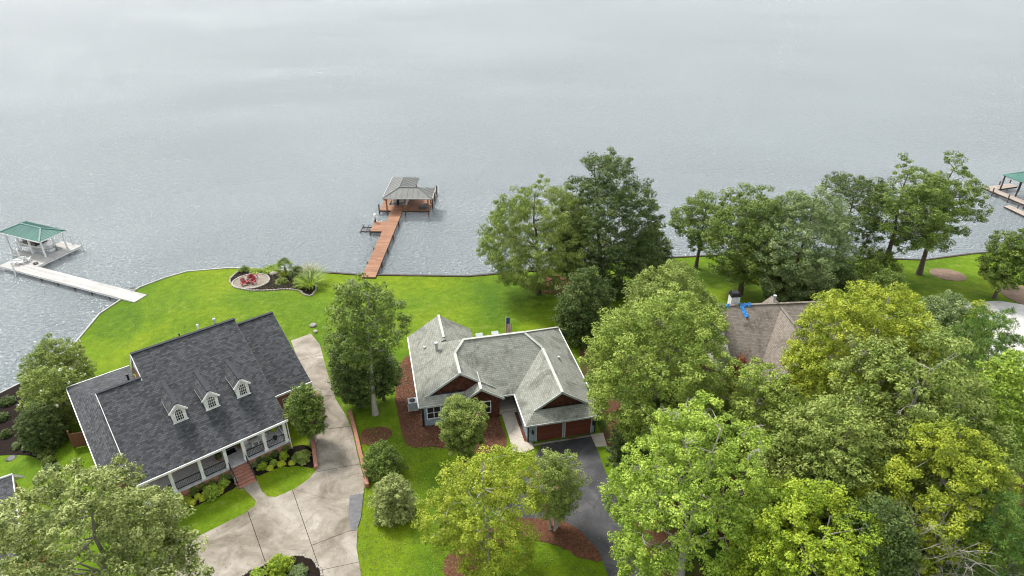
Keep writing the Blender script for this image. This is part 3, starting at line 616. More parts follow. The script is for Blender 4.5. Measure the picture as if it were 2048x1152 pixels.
# ---- brown-roofed house behind the trees
z0 = 2.2; pr = at(1556, 607, 9.4)
C = House('brown_house', 'brown-shingled house half hidden by trees with white chimney', 4, (0, 0, 0)); a_ = R(4)
def uvC(px, py, z): x, y = at(px, py, z); return (x*math.cos(a_)+y*math.sin(a_), -x*math.sin(a_)+y*math.cos(a_))
cu, cv = uvC(1560, 607, 9.6)       # main ridge where the front wing starts
C.o = (cu, cv+3, z0); C.root.location = ((cu)*math.cos(a_)-(cv+3)*math.sin(a_), cu*math.sin(a_)+(cv+3)*math.cos(a_), z0)
rz_ = 9.6; q = .62; e_ = 5.0; hd = (rz_-e_)/q
wg = 3.9; gy = cv-8.4               # front wing
uL, uR = cu-6.4, cu+13
WC = [((uL, uR, cv-hd, cv+hd), [(0, q, rz_-q*cv), (0, -q, rz_+q*cv), (-q*1.2, 0, e_+q*1.2*uR)]),
      ((cu-4.9, cu+4.9, gy, cv+2), [(.9, 0, rz_-.25-.9*cu), (-.9, 0, rz_-.25+.9*cu)])]
rc_ = C.roof(WC, 'shingle_brown', .14, 'trim_grey')
C.each('ridge_cap', [((uL, cv, rz_+.03), (cu+6.8, cv, rz_+.03)), ((cu, gy, rz_-.22), (cu, cv, rz_-.22))], .28, .07, 'shingle_brown', rc_)
for v_, d in ((gy, .05),):
    C.each('rake_board', [((cu-4.9, gy-.03, rz_-.25-4.41-.1), (cu, gy-.03, rz_-.35)), ((cu, gy-.03, rz_-.35), (cu+4.9, gy-.03, rz_-.25-4.41-.1))], .07, .24, 'timber_dark')
C.each('gutter', [((uL, cv-hd-.05, e_-.08), (cu-4.9, cv-hd-.05, e_-.08)), ((cu+4.9, cv-hd-.05, e_-.08), (uR, cv-hd-.05, e_-.08))], .12, .14, 'white_paint')
m = MB(); C.box(m, uL+.5, uR-.5, cv-hd+.5, cv+hd-.5, .8, e_-.1); m.build('wall', 'cream_siding', C.root)
C.gable('gable_wall', 'timber_dark', [(cu-4.3, gy+.5, 1.0), (cu+4.3, gy+.5, 1.0), (cu+4.3, gy+.5, rz_-.45-4.3*.9), (cu, gy+.5, rz_-.5), (cu-4.3, gy+.5, rz_-.45-4.3*.9)], (0, hd-2.2, 0))
C.window(cu, gy+.49, 3.2, 1.8, 1.4, 3, 2, parent=C.root)
# chimney at the ridge
ku, kv = uvC(1472, 608, 9.6); m = MB(); kv = cv+.25; C.box(m, ku-.5, ku+.4, kv+.1, kv+.95, 5.2, 10.35); ch = m.build('chimney', 'white_paint', C.root)
m = MB(); m.hexa([C.L(ku-.57, kv+.03, 10.35), C.L(ku+.47, kv+.03, 10.35), C.L(ku+.47, kv+1.02, 10.35), C.L(ku-.57, kv+1.02, 10.35)], [C.L(ku-.4, kv+.2, 10.72), C.L(ku+.3, kv+.2, 10.72), C.L(ku+.3, kv+.85, 10.72), C.L(ku-.4, kv+.85, 10.72)]); m.build('chimney_cap', 'black', ch)
for px, py, h, r_ in ((1549, 606, .95, .13), (1639, 601, .6, .06)):
    u_, v_ = uvC(px, py, 9.6); m = MB(); m.lathe([(r_, 0), (r_, h-.2), (r_*1.4, h-.2), (r_*1.4, h)], C.L(u_, v_+.2, rz_-.15), 8); m.build('vent_pipe', 'galvanised', rc_)
# blue tarp over the ridge: crumpled sheet draped on both slopes
def tarp():
    rng = random.Random(4); u0, v0 = ku+.3, cv; root = thing('blue_tarp', 'crumpled bright blue tarp lying on the brown roof beside the chimney', 'tarp', tuple(C.root.matrix_basis @ Vector(C.L(u0, v0, rz_))), a_)
    m = MB(); hf = lambda u, v: -abs(v)*q+.06
    def strip(pts, wd, nm):
        m = MB(); n = len(pts)
        for i, (u, v) in enumerate(pts):
            du, dv = (pts[min(i+1, n-1)][0]-pts[max(i-1, 0)][0], pts[min(i+1, n-1)][1]-pts[max(i-1, 0)][1]); l = math.hypot(du, dv); nx, ny = -dv/l, du/l
            for k in range(7):
                s_ = (k/6-.5)*wd*(.8+.4*rng.random()); uu, vv = u+nx*s_, v+ny*s_; m.v.append((uu, vv, hf(uu, vv)+rng.random()*.2*(1 if 0 < k < 6 else 0)))
        for i in range(n-1):
            for k in range(6): a = i*7+k; m.f.append((a, a+1, a+8, a+7))
        m.build(nm, 'tarp_blue', root)
    strip([(i*.10, .08*math.sin(i)) for i in range(12)], .42, 'sheet'); strip([(.15+.05*i, -.1-i*.2) for i in range(7)], .38, 'sheet_tail'); strip([(-1.6+.12*i, .15*math.sin(i*2)) for i in range(5)], .4, 'sheet_tail')
tarp()

# ---- neighbour roof at the left border
D = House('neighbour_garage', 'grey-shingled outbuilding roof with pale fascia at the left border', 33, (0, 0, 0))
x, y = at(24, 950, 6.0); D.root.location = (x, y, 2.2)
D.L = lambda u, v, z: (u, v, z-2.2)
D.roof([((-10, 0, -8.2, 3.0), [(0, .26, 6.0), (0, -.9, 6.0)])], 'shingle_slate')
D.each('fascia', [((.03, -8.2, 6-.26*8.2-.1), (.03, 0, 5.92)), ((.03, 0, 5.92), (.03, 3, 3.22)), ((-10, -8.23, 6-.26*8.2-.1), (.06, -8.23, 6-.26*8.2-.1)), ((-10, 0, 6.03), (.05, 0, 6.03))], .07, .2, 'white_paint')
m = MB(); D.box(m, -9.6, -.4, -7.8, 2.0, .8, 3.75); m.build('wall', 'brick', D.root)
m = MB(); m.extr([D.L(-.42, -7.8, 3.76), D.L(-.42, 2.0, 3.76), D.L(-.42, 0, 5.8)], (-.2, 0, 0)); m.build('gable_wall', 'cream_siding', D.root)

# ------------------------------------------------------------------ docks and boats
def piles(root, pts, r, z0, z1, mat, cap=None):
    for x, y in pts:
        m = MB(); m.lathe([(r, z0), (r, z1)], (x, y, 0), 8); p = m.build('piling', mat, root)
        if cap: m = MB(); m.lathe([(r*1.15, z1-.02), (r*1.15, z1+.06), (.02, z1+.18)], (x, y, 0), 8); m.build('cap', cap, p)
def deck(root, rects, z, mat, edge, th=.16):
    for x0, x1, y0, y1, ax in rects:
        m = MB(); m.box(x0, x1, y0, y1, z-.05, z); m.build('deck', mat, root)
        m = MB(); m.box(x0+.02, x1-.02, y0+.02, y0+.08, z-th-.12, z-.052); m.box(x0+.02, x1-.02, y1-.08, y1-.02, z-th-.12, z-.052); m.box(x0+.02, x0+.08, y0+.1, y1-.1, z-th-.12, z-.052); m.box(x1-.08, x1-.02, y0+.1, y1-.1, z-th-.12, z-.052); m.build('joist', edge, root)
def hip_roof(root, wings, mat, ribs, trim):
    m = MB(); d = MB(); rb_ = []
    for p, P in roof_pieces(wings):
        if sum(a[0]*b[1]-b[0]*a[1] for a, b in zip(p, p[1:]+p[:1])) < 0: p = p[::-1]
        q_ = [(u, v, P[0]*u+P[1]*v+P[2]) for u, v in p]; m.poly(q_); d.poly([(x, y, z-.06) for x, y, z in q_][::-1])
        ax = 0 if abs(P[1]) > abs(P[0]) else 1; lo = min(c[ax] for c in p); hi = max(c[ax] for c in p); k = math.ceil(lo/ribs)*ribs
        while k < hi:        # raised seams running down the slope
            h = ((1, 0, -k), (-1, 0, k)) if ax == 0 else ((0, 1, -k), (0, -1, k)); pts = []
            for i in range(len(p)):
                a, b = p[i], p[(i+1) % len(p)]
                if (a[ax]-k)*(b[ax]-k) < 0: t = (k-a[ax])/(b[ax]-a[ax]); pts.append((a[0]+(b[0]-a[0])*t, a[1]+(b[1]-a[1])*t))
            if len(pts) >= 2 and math.dist(pts[0], pts[1]) > .2: rb_.append([(u, v, P[0]*u+P[1]*v+P[2]+.02) for u, v in pts[:2]])
            k += ribs
    r = m.build('roof', mat, root); d.build('roof_underside', trim, r); [MB().beam(*b_, .05, .05).build('roof_seam', mat, r) for b_ in rb_]; return r
def boat(root, L_, W_, hull='boat_white'):
    # lofted hull pointing +x, children of root
    st_ = [(-.5, .92, .0), (-.2, 1.0, .0), (.15, .95, .02), (.33, .72, .1), (.44, .38, .22), (.5, .05, .32)]; m = MB(); n = 7
    for t, w_, k in st_:
        for j in range(n): a = math.pi*j/(n-1); m.v.append((t*L_, -math.cos(a)*W_/2*w_, .75+k*.5-math.sin(a)**.7*(.72-k)))
    for i in range(len(st_)-1):
        for j in range(n-1): a = i*n+j; m.f.append((a, a+1, a+n+1, a+n))
    m.f.append(tuple(range(n-1, -1, -1))); m.build('hull', hull, root, True)
    m = MB(); g = [(t*L_, s_*W_/2*w_, .76+k*.5) for s_ in (-1, 1) for t, w_, k in st_]; k6 = len(st_)
    for i in range(k6-1): m.beam(g[i], g[i+1], .12, .08); m.beam(g[k6+i], g[k6+i+1], .12, .08)
    m.build('gunwale', hull, root)
    m = MB(); m.poly([(.12*L_, -W_*.44, .80), (.33*L_, -W_*.33, .86), (.48*L_, 0, .96), (.33*L_, W_*.33, .86), (.12*L_, W_*.44, .80)]); m.build('foredeck', hull, root)
    m = MB(); m.box(-.48*L_, .12*L_, -W_*.42, W_*.42, .28, .36); m.build('cockpit_floor', 'boat_seat', root)
    for x in (-.4, -.12):
        for y in (-.22, .22): m = MB(); m.box(x*L_, x*L_+.5, y*W_-.25, y*W_+.25, .36, .62); m.box(x*L_-.08, x*L_+.04, y*W_-.25, y*W_+.25, .62, 1.0); m.build('seat', 'boat_seat', root, bevel=.04)
    m = MB(); m.extr([(.1*L_, -W_*.4, .8), (.1*L_, W_*.4, .8), (.02*L_, W_*.36, 1.2), (.02*L_, -W_*.36, 1.2)], (.03, 0, .01)); m.build('windscreen', 'glass', root)
    m = MB(); m.box(-.5*L_-.35, -.5*L_+.02, -.2, .2, .3, 1.15); m.build('outboard_motor', 'dark_metal', root, bevel=.06)
def chair_parts(t, mat, rocker=False):
    m = MB(); m.hexa([(-.27, -.28, .34), (.27, -.28, .34), (.27, .24, .24), (-.27, .24, .24)], [(-.27, -.28, .38), (.27, -.28, .38), (.27, .24, .28), (-.27, .24, .28)]); m.build('seat', mat, t)
    for k in range(5):
        x = -.22+.11*k; h = .98-.05*abs(k-2); m = MB(); m.hexa([(x-.048, .2, .24), (x+.048, .2, .24), (x+.048, .23, .24), (x-.048, .23, .24)], [(x*1.15-.05, .46, h), (x*1.15+.05, .46, h), (x*1.15+.05, .49, h), (x*1.15-.05, .49, h)]); m.build('back_slat', mat, t)
    for s_ in (-1, 1):
        m = MB(); m.box(s_*.36-.07, s_*.36+.07, -.36, .36, .52, .55); m.build('armrest', mat, t)
        for y in (-.3, .3): m = MB(); m.box(s_*.33-.03, s_*.33+.03, y-.05, y+.05, .0, .52); m.build('leg', mat, t)
        if rocker: m = MB(); m.tube([(s_*.33, -.5, .07), (s_*.33, -.2, .0), (s_*.33, .2, .0), (s_*.33, .6, .09)], .03, 5); m.build('rocker', mat, t)
def chair(label, mat, loc, rz, group=None, name='adirondack_chair', rocker=False):
    t = thing(name, label, 'chair', loc, rz, group); chair_parts(t, mat, rocker); return t

def frame_fn(az):
    a = R(az); return lambda px, py, z: (lambda p: (p[0]*math.cos(a)+p[1]*math.sin(a), -p[0]*math.sin(a)+p[1]*math.cos(a)))(at(px, py, z))
# ---- red-brown dock with grey L-shaped roof (frame rotated -1.5 degrees)
DA = R(-1.5); dk = thing('boat_dock', 'red-brown wooden dock with long walkway and grey metal roof', 'dock', (0, 0, 0), DA)
dk.location = Vector((-21.6*math.cos(DA)-82.5*math.sin(DA), -21.6*math.sin(DA)+82.5*math.cos(DA), 0)); ox, oy = -21.6, 82.5
DZ = .75
rl = lambda *r_: (r_[0]-ox, r_[1]-ox, r_[2]-oy, r_[3]-oy, 0)
deck(dk, [rl(-22.65, -20.75, 80.8, 103.4), rl(-24.5, -22.66, 95.4, 99.0), rl(-24.6, -16.3, 103.41, 105.6), rl(-24.6, -23.4, 105.61, 112.2), rl(-20.4, -16.3, 105.61, 112.2)], DZ, 'deck_red', 'timber_dark')
piles(dk, [(x-ox, y-oy) for x in (-22.72, -20.68) for y in (85, 89.5, 94)]+[(x-ox, y-oy) for x, y in ((-20.68, 99), (-24.56, 95.5), (-24.56, 99.05))], .11, -2, .9, 'pile_wood')
piles(dk, [(x-ox, y-oy) for x, y in ((-24.68, 103.6), (-24.68, 108), (-24.68, 112.2), (-16.2, 106.5), (-16.2, 109.5), (-16.2, 112.2))], .12, -2, 1.75, 'pile_wood')
for x, y in ((-23.35, 103.55), (-20.35, 103.55), (-16.5, 103.55), (-23.35, 108), (-19.6, 108), (-23.35, 111.6), (-19.6, 111.6), (-16.5, 106.6)):
    m = MB(); m.box(x-ox-.1, x-ox+.1, y-oy-.1, y-oy+.1, -1.5 if y < 104 else DZ, 3.2); p_ = m.build('post', 'deck_red', dk)
    m = MB(); m.beam((x-ox, y-oy, 2.6), (x-ox+(.6 if x < -20 else -.6), y-oy, 3.18), .1, .1); m.build('brace', 'deck_red', p_)
hp = .42; ez = 3.25
W1 = ((-23.75-ox, -15.7-ox, 102.7-oy, 107.3-oy), [(0, hp, ez-hp*(102.7-oy)), (0, -hp, ez+hp*(107.3-oy)), (-hp, 0, ez+hp*(-15.7-ox)), (hp, 0, ez-hp*(-23.75-ox))])
W2 = ((-23.75-ox, -19.05-ox, 105.0-oy, 112.2-oy), [(hp, 0, ez-hp*(-23.75-ox)), (-hp, 0, ez+hp*(-19.05-ox)), (0, -hp*.95, ez+hp*.95*(112.0-oy))])
rr = hip_roof(dk, [W1, W2], 'metal_grey', .9, 'timber_dark')
rz1 = ez+hp*2.3
for a, b in (((-21.4, 105.0), (-18.0, 105.0)), ((-21.4, 105.0), (-21.4, 109.5)), ((-21.4, 105.0), (-23.75, 102.7)), ((-18.0, 105.0), (-15.7, 102.7))):
    e = rz1+.04; m = MB(); m.beam((a[0]-ox, a[1]-oy, e), (b[0]-ox, b[1]-oy, e if abs(b[1]-105) < .1 or b[1] > 108 else ez+.03), .26, .05); m.build('ridge_flashing', 'metal_grey', rr)
for a, b in (((-23.8, 102.66), (-15.65, 102.66)), ((-23.8, 102.66), (-23.8, 112.2)), ((-15.65, 102.66), (-15.65, 107.3))):
    m = MB(); m.beam((a[0]-ox, a[1]-oy, ez-.08), (b[0]-ox, b[1]-oy, ez-.08), .07, .16); m.build('fascia', 'trim_grey', rr)
def dpos(x, y, z): return tuple(dk.matrix_basis @ Vector((x-ox, y-oy, z)))
b1 = thing('pontoon_boat', 'white pontoon boat hoisted under the grey dock roof', 'boat', dpos(-21.9, 108.4, .45), DA-R(90))
for s_ in (-.7, .7): m = MB(); m.tube([(-2.6, s_, .15), (2.2, s_, .15), (2.7, s_, .3)], [.3, .3, .06], 10); m.build('pontoon', 'galvanised', b1, True)
m = MB(); m.box(-2.7, 2.5, -1.1, 1.1, .48, .58); m.build('deck', 'boat_seat', b1)
m = MB()
for z_ in (.8, 1.05, 1.3):
    for s_ in (-1.08, 1.08): m.beam((-2.6, s_, z_), (2.4, s_, z_), .05, .06)
    m.beam((2.4, -1.08, z_), (2.4, 1.08, z_), .05, .06); m.beam((-2.6, -1.08, z_), (-2.6, 1.08, z_), .05, .06)
for s_ in (-1.08, 1.08):
    for x in (-2.6, -1, .7, 2.4): m.beam((x, s_, .58), (x, s_, 1.33), .05, .05)
m.build('guard_rail', 'boat_white', b1)
for x, y in ((-2.2, -.65), (-2.2, .65), (1.3, -.65), (1.3, .65)): m = MB(); m.box(x-.4, x+.6, y-.32, y+.32, .58, .95); m.box(x-.5, x-.38, y-.32, y+.32, .9, 1.35); m.build('seat', 'boat_white', b1, bevel=.04)
m = MB(); m.box(2.5, 2.85, -.2, .2, .2, 1.2); m.build('outboard_motor', 'dark_metal', b1, bevel=.05)
m = MB(); m.box(-.6, .6, -.45, .45, 0, .42); bx_ = m.build('storage_box', 'grey_box', None, bevel=.03); bx_.location = dpos(-17.5, 104.4, DZ); bx_.rotation_euler.z = DA; tag(bx_, 'low dark grey storage box on the red-brown dock deck', 'box')
m = MB(); m.box(-.62, .62, -.47, .47, .42, .47); m.build('lid', 'grey_box', bx_)
m = MB(); m.box(-.35, .35, -.3, .3, 0, .3); bx2 = m.build('deck_chest', 'black', None, bevel=.03); bx2.location = dpos(-17.3, 105.6, DZ); tag(bx2, 'small black chest behind the grey storage box on the dock', 'chest')
# personal watercraft lift beside the side platform
lf = thing('watercraft_lift', 'open steel watercraft lift frame in the water beside the dock platform', 'boat lift', dpos(-25.4, 97.3, 0), DA)
for x in (-.75, .05, .75): m = MB(); m.beam((x, -1.5, .3), (x, 1.4, .3), .1, .1); m.build('rail', 'timber_dark', lf)
for y in (-.9, .7): m = MB(); m.beam((-1.0, y, .18), (.95, y, .18), .1, .12); m.build('cross_beam', 'timber_dark', lf)
for x, y in ((.85, -1.0), (.85, 1.2), (-.9, -1.0), (-.9, 1.2)): m = MB(); m.lathe([(.06, -2), (.06, .55)], (x, y, 0), 8); m.build('lift_post', 'galvanised', lf)
wn = thing('covered_winch', 'white covered lift winch standing at the corner of the dock platform', 'winch', dpos(-24.3, 98.7, DZ), DA)
m = MB(); m.lathe([(.09, 0), (.08, .8)], (0, 0, 0), 8); m.build('post', 'dark_metal', wn); m = MB(); m.lathe([(.18, .7), (.24, .95), (.22, 1.35), (.1, 1.5)], (0, 0, 0), 10); m.build('cover', 'vinyl_white', wn, True)

# ---- white dock with green roof on the left
LA = -22.4; f_ = frame_fn(LA)
l0 = f_(277, 588, .7)
def fl(zx, zy, z): u, v = f_(zx/5.2375, 400+zy/5.2375, z); return (u-l0[0], v-l0[1])
wl = thing('white_dock', 'white dock with long walkway and green hip-roofed boat shelter', 'dock', (*at(277, 588, .7), 0), R(LA))
yA = fl(1300, 1030, .7)[1]; yB = fl(385, 705, .7)[1]; x_end = fl(0, 685, .7)[0]; xF1 = fl(385, 700, .7)[0]; xF0 = xF1-1.75
ySlip = fl(365, 560, .7)[1]; yTop = fl(810, 470, .7)[1]
yM = (yA+yB)/2; yA, yB = yM-1.0, yM+1.0; xW = fl(200, 580, .7)[0]
deck(wl, [(xF1+.01, 1.2, yA, yB, 0), (x_end, xF1, yA, ySlip, 0), (xF0, xF1, ySlip+.01, yTop, 0), (x_end+1.0, xF0-.01, yTop-1.6, yTop, 0), (x_end-2.2, x_end-.01, ySlip-1.3, ySlip, 0)], .72, 'deck_white', 'white_paint')
piles(wl, [(x_end, yA), (x_end+3.4, yA-.1), (xF1+.1, yTop), (xF0-.3, yTop+.1), (x_end-2.2, ySlip), (x_end+.2, yB+1)], .11, -2, 1.9, 'white_paint', 'white_paint')
piles(wl, [(xF1+3+3.2*i, y) for i in range(5) for y in (yA+.15, yB-.15)], .1, -2, .55, 'pile_wood')
re_ = [fl(0, 340, 3.4), fl(410, 440, 3.4), fl(690, 318, 3.4)]
ux1 = re_[1][0]; vy0 = re_[1][1]; vy1 = re_[2][1]; ux0 = ux1-8.4; hq = .42
for x in (ux0+.5, ux0+2.9, ux0+5.3, ux1-.45):
    for y in (vy0+.4, vy1-.4): m = MB(); m.box(x-.09, x+.09, y-.09, y+.09, -1.5, 3.3); m.build('post', 'white_paint', wl)
rw = hip_roof(wl, [((ux0, ux1, vy0, vy1), [(0, hq, 3.4-hq*vy0), (0, -hq, 3.4+hq*vy1), (hq, 0, 3.4-hq*ux0), (-hq, 0, 3.4+hq*ux1)])], 'metal_green', .42, 'white_paint')
hh = (vy1-vy0)/2
for a, b in (((ux0+hh, vy0+hh, 3.4+hq*hh), (ux1-hh, vy0+hh, 3.4+hq*hh)), ((ux1-hh, vy0+hh, 3.4+hq*hh), (ux1, vy0, 3.4)), ((ux1-hh, vy0+hh, 3.4+hq*hh), (ux1, vy1, 3.4)), ((ux0+hh, vy0+hh, 3.4+hq*hh), (ux0, vy0, 3.4)), ((ux0+hh, vy0+hh, 3.4+hq*hh), (ux0, vy1, 3.4))):
    m = MB(); m.beam((a[0], a[1], a[2]+.04), (b[0], b[1], b[2]+.04), .22, .05); m.build('hip_flashing', 'metal_green', rw)
for a, b in (((ux0, vy0), (ux1, vy0)), ((ux1, vy0), (ux1, vy1)), ((ux0, vy1), (ux1, vy1)), ((ux0, vy0), (ux0, vy1))):
    m = MB(); m.beam((a[0], a[1], 3.3), (b[0], b[1], 3.3), .09, .16); m.build('fascia', 'white_paint', rw)
def wpos(x, y, z): return tuple(wl.matrix_basis @ Vector((x, y, z)))
b2 = thing('motor_boat', 'white open motor boat hoisted under the green dock roof', 'boat', wpos((ux0+ux1)/2+.3, (vy0+vy1)/2+.1, .75), R(LA)); boat(b2, 6.0, 2.3)
for i, (zx, zy, rz_, lb) in enumerate(((292, 640, 200, 'tall white chair nearest the boat slip on the white dock'), (225, 668, 150, 'low white chair in the middle of the white dock deck'), (172, 672, 120, 'low white chair at the outer end of the white dock deck'))):
    x, y = fl(zx, zy, .72); chair(lb, 'vinyl_white', wpos(x, y, .72), R(LA+rz_), 'white chairs on the white dock', 'plastic_chair')
x, y = fl(240, 625, .72); t = thing('side_table', 'small grey round table between the white dock chairs', 'table', wpos(x, y, .72)); m = MB(); m.lathe([(.3, .42), (.3, .46)], (0, 0, 0), 12); m.build('table_top', 'ac_grey', t)
for k in range(3): m = MB(); a = k*2.094; m.beam((.24*math.cos(a), .24*math.sin(a), 0), (.12*math.cos(a), .12*math.sin(a), .42), .04, .04); m.build('leg', 'ac_grey', t)
x, y = fl(375, 670, .72); m = MB(); 
for k in range(3): m.tube([(math.cos(6.2832*j/14)*(.22+.05*k), math.sin(6.2832*j/14)*(.22+.05*k), .03+.05*k) for j in range(15)], .03, 5)
rp = tag(m.build('rope_coil', 'timber_dark'), 'dark coil of rope lying on the white dock corner', 'rope'); rp.location = wpos(x, y, .72)
x, y = fl(1390, 935, .72); t = thing('dock_cleat_box', 'small white box with dark lid beside the shore end of the white walkway', 'box', (*at(266, 579, .75)[:2], .55)); m = MB(); m.box(-.25, .25, -.2, .2, 0, .42); m.build('body', 'white_paint', t, bevel=.03); m = MB(); m.box(-.27, .27, -.22, .22, .42, .47); m.build('lid', 'dark_metal', t)

# ---- weathered dock at the right border
rd = thing('weathered_dock', 'weathered grey dock with green roof at the right border', 'dock', (86.5, 108.5, 0), R(-72))
deck(rd, [(-6.2, 8.0, -1.0, .6, 0), (-6.2, -4.6, .61, 5.5, 0), (3.5, 8, .61, 5.5, 0)], .8, 'deck_grey', 'timber_dark')
piles(rd, [(-6.2, -1.05), (-4, -1.05), (-1, -1.05), (2, -1.05), (5, -1.05), (-6.2, 3), (-6.2, 5.5)], .11, -2, 1.5, 'pile_wood')
hip_roof(rd, [((-4.9, 4.2, .9, 6.2), [(0, .42, 3.4-.42*.9), (0, -.42, 3.4+.42*6.2), (.42, 0, 3.4+.42*4.9), (-.42, 0, 3.4+.42*4.2)])], 'metal_green', .42, 'timber_dark')
for x in (-4.5, -1.5, 1.2, 3.9):
    for y in (1.2, 5.9): m = MB(); m.box(x-.09, x+.09, y-.09, y+.09, -1.5, 3.35); m.build('post', 'timber_dark', rd)
ft = thing('floating_dock', 'low tan floating platform in front of the weathered right dock', 'float', (84.2, 103.6, 0), R(-78)); deck(ft, [(-3.2, 4.5, -.6, .75, 0)], .42, 'deck_grey', 'timber_dark'); piles(ft, [(-2, .95), (1.5, .95)], .1, -2, 1.2, 'pile_wood')

# ------------------------------------------------------------------ yard things
def low_wall(label, pts, wd, h, mat='brick', name='brick_wall', cat='low wall'):
    m = MB()
    for a, b in zip(pts[:-1], pts[1:]):
        za, zb = zg(*a), zg(*b); m.beam((*a, za+h/2-.15), (*b, zb+h/2-.15), wd, h+.3)
    return tag(m.build(name, mat), label, cat)
low_wall('long low red brick wall along the right edge of the concrete driveway', gp([(700, 826), (712, 870), (722, 915), (731, 950), (735, 975)]), .32, .4)
low_wall('short red brick wall on the left edge of the driveway beside the mulch bed', gp([(624, 866), (628, 900), (633, 939)]), .32, .38)
def edging(label, poly, step, size, mat, name='stone_edging', skip=None):
    m = MB(); rng = random.Random(len(poly)); d = 0
    for a, b in zip(poly, poly[1:]+poly[:1]):
        l = math.dist(a, b); t = -d
        while t+step <= l:
            t += step; x = a[0]+(b[0]-a[0])*t/l; y = a[1]+(b[1]-a[1])*t/l; z = zg(x, y); dx, dy = (b[0]-a[0])/l, (b[1]-a[1])/l; s_ = size*(.8+.4*rng.random())
            m.hexa([(x+dx*i*step*.46-dy*j*s_*.5, y+dy*i*step*.46+dx*j*s_*.5, z-.05) for i, j in ((-1, -1), (1, -1), (1, 1), (-1, 1))], [(x+dx*i*step*.4-dy*j*s_*.42, y+dy*i*step*.4+dx*j*s_*.42, z+.15+.05*rng.random()) for i, j in ((-1, -1), (1, -1), (1, 1), (-1, 1))])
        d = l-t
    o = m.build(name, mat); return tag(o, label, 'edging')
edging('row of small bricks edging the mulch island in the driveway', ISL, .24, .2, 'stone', 'brick_edging')
edging('ring of pale stones around the gravel fire pit circle', FPR, .4, .22, 'pale_stone')
BEDF = smooth_poly(gp(zoomed([(66, 232), (85, 190), (140, 152), (215, 134), (330, 138), (430, 150), (540, 165), (620, 190), (700, 215), (690, 300), (640, 345), (575, 296), (500, 283), (350, 295), (200, 296), (100, 268)], (440, 500), 3.6)))
edging('pale stone edging around the dark lakeside mulch bed', BEDF, .42, .2, 'stone')
edging('brown brick edging around the dark flower bed by the left shore', smooth_poly(gp([(150, 716), (166, 738), (150, 770), (108, 792), (138, 808), (140, 828), (112, 848), (104, 860), (98, 850), (125, 826), (128, 812), (96, 792), (138, 764), (152, 740)])), .4, .26, 'stone', 'brick_edging')
for i, (zx, zy, rz_, lb) in enumerate(((178, 258, 40, 'red wooden chair apart from the others, at the near left of the fire pit'), (222, 215, 200, 'red wooden chair at the far left behind the fire pit'), (246, 208, 170, 'red wooden chair at the far right behind the fire pit'), (236, 248, -20, 'red wooden chair nearest the lawn, right of the fire pit'))):
    x, y, z = G(440+zx/3.6, 500+zy/3.6); chair(lb, 'red_paint', (x, y, z+.09), R(rz_), 'red chairs around the fire pit')
x, y, z = G(440+208/3.6, 500+236/3.6); fp = thing('fire_pit', 'small dark round fire pit among the red chairs', 'fire pit', (x, y, z+.09)); m = MB(); m.lathe([(.45, 0), (.5, .32), (.42, .32), (.38, .1)], (0, 0, 0), 14); m.build('stone_ring', 'stone', fp); m = MB(); m.lathe([(.36, .08), (.3, .16)], (0, 0, 0), 10); m.build('ash', 'ash', fp)
def rock(label, px, py, r_, mat='pale_stone', zoff=0):
    x, y, z = G(px, py); rng = random.Random(int(px)); bm = bmesh.new(); bmesh.ops.create_icosphere(bm, subdivisions=2, radius=r_)
    for v in bm.verts: v.co *= .78+.4*rng.random(); v.co.z *= .65
    me = bpy.data.meshes.new('boulder'); bm.to_mesh(me); bm.free(); me.materials.append(M[mat]); o = link('boulder', me); o.location = (x, y, z+r_*.25+zoff); tag(o, label, 'rock')
rock('large pale boulder at the top corner of the driveway near the tall tree', 626, 652, .4); rock('smaller boulder just below the large pale one by the driveway top', 631, 664, .28, 'stone'); rock('brown boulder lying in the lakeside mulch bed', 547, 549, .5, 'stone')
# air conditioner
x, y, z = G(826, 816); ac = thing('air_conditioner', 'grey outdoor air conditioner unit beside the blue house wall', 'air conditioner', (x, y, z+.02), R(12.5))
m = MB(); m.box(-.42, .42, -.42, .42, .05, .88); m.build('body', 'ac_grey', ac, bevel=.03)
m = MB(); m.box(-.44, .44, -.44, .44, .88, .94); tp = m.build('top_panel', 'galvanised', ac); m = MB(); m.lathe([(.3, .942), (.3, .965), (.08, .99)], (0, 0, 0), 16); m.build('fan_grille', 'black', ac)
m = MB(); m.box(-.5, .5, -.5, .5, -.1, .05); m.build('pad', 'concrete_walk', ac)
# flag on a pole behind the ridge
x, y = at(1012, 668, 3.0); fx, fy = x, y; zb_ = zg(x, y); fg = thing('flag_pole', 'striped flag hanging on a thin pole behind the green roof', 'flag', (x, y, zb_))
r0 = ray(1012, 634); tt = y/r0[1]; ztop = CAM_H+r0[2]*tt-zb_
m = MB(); m.tube([(0, 0, -.2), (0, 0, ztop)], .06, 6); m.build('pole', 'galvanised', fg)
fw = .55
for k in range(7):
    m = MB()
    for j in range(6): zz = ztop-.9-j*.32; xx = .06+k*fw/7; m.v += [(xx, .12*math.sin(k*1.1+j*.4), zz), (xx+fw/7, .12*math.sin((k+1)*1.1+j*.4), zz)]
    m.f = [(2*j, 2*j+1, 2*j+3, 2*j+2) for j in range(5)]; m.build('stripe', 'flag_red' if k % 2 == 0 else 'flag_white', fg)
m = MB(); m.v = [(.05, -.02, ztop-.1), (.05+fw*.7, -.02, ztop-.1), (.05, -.02, ztop-.88), (.05+fw*.7, -.02, ztop-.88)]; m.f = [(0, 1, 3, 2)]; m.build('canton', 'flag_blue', fg)
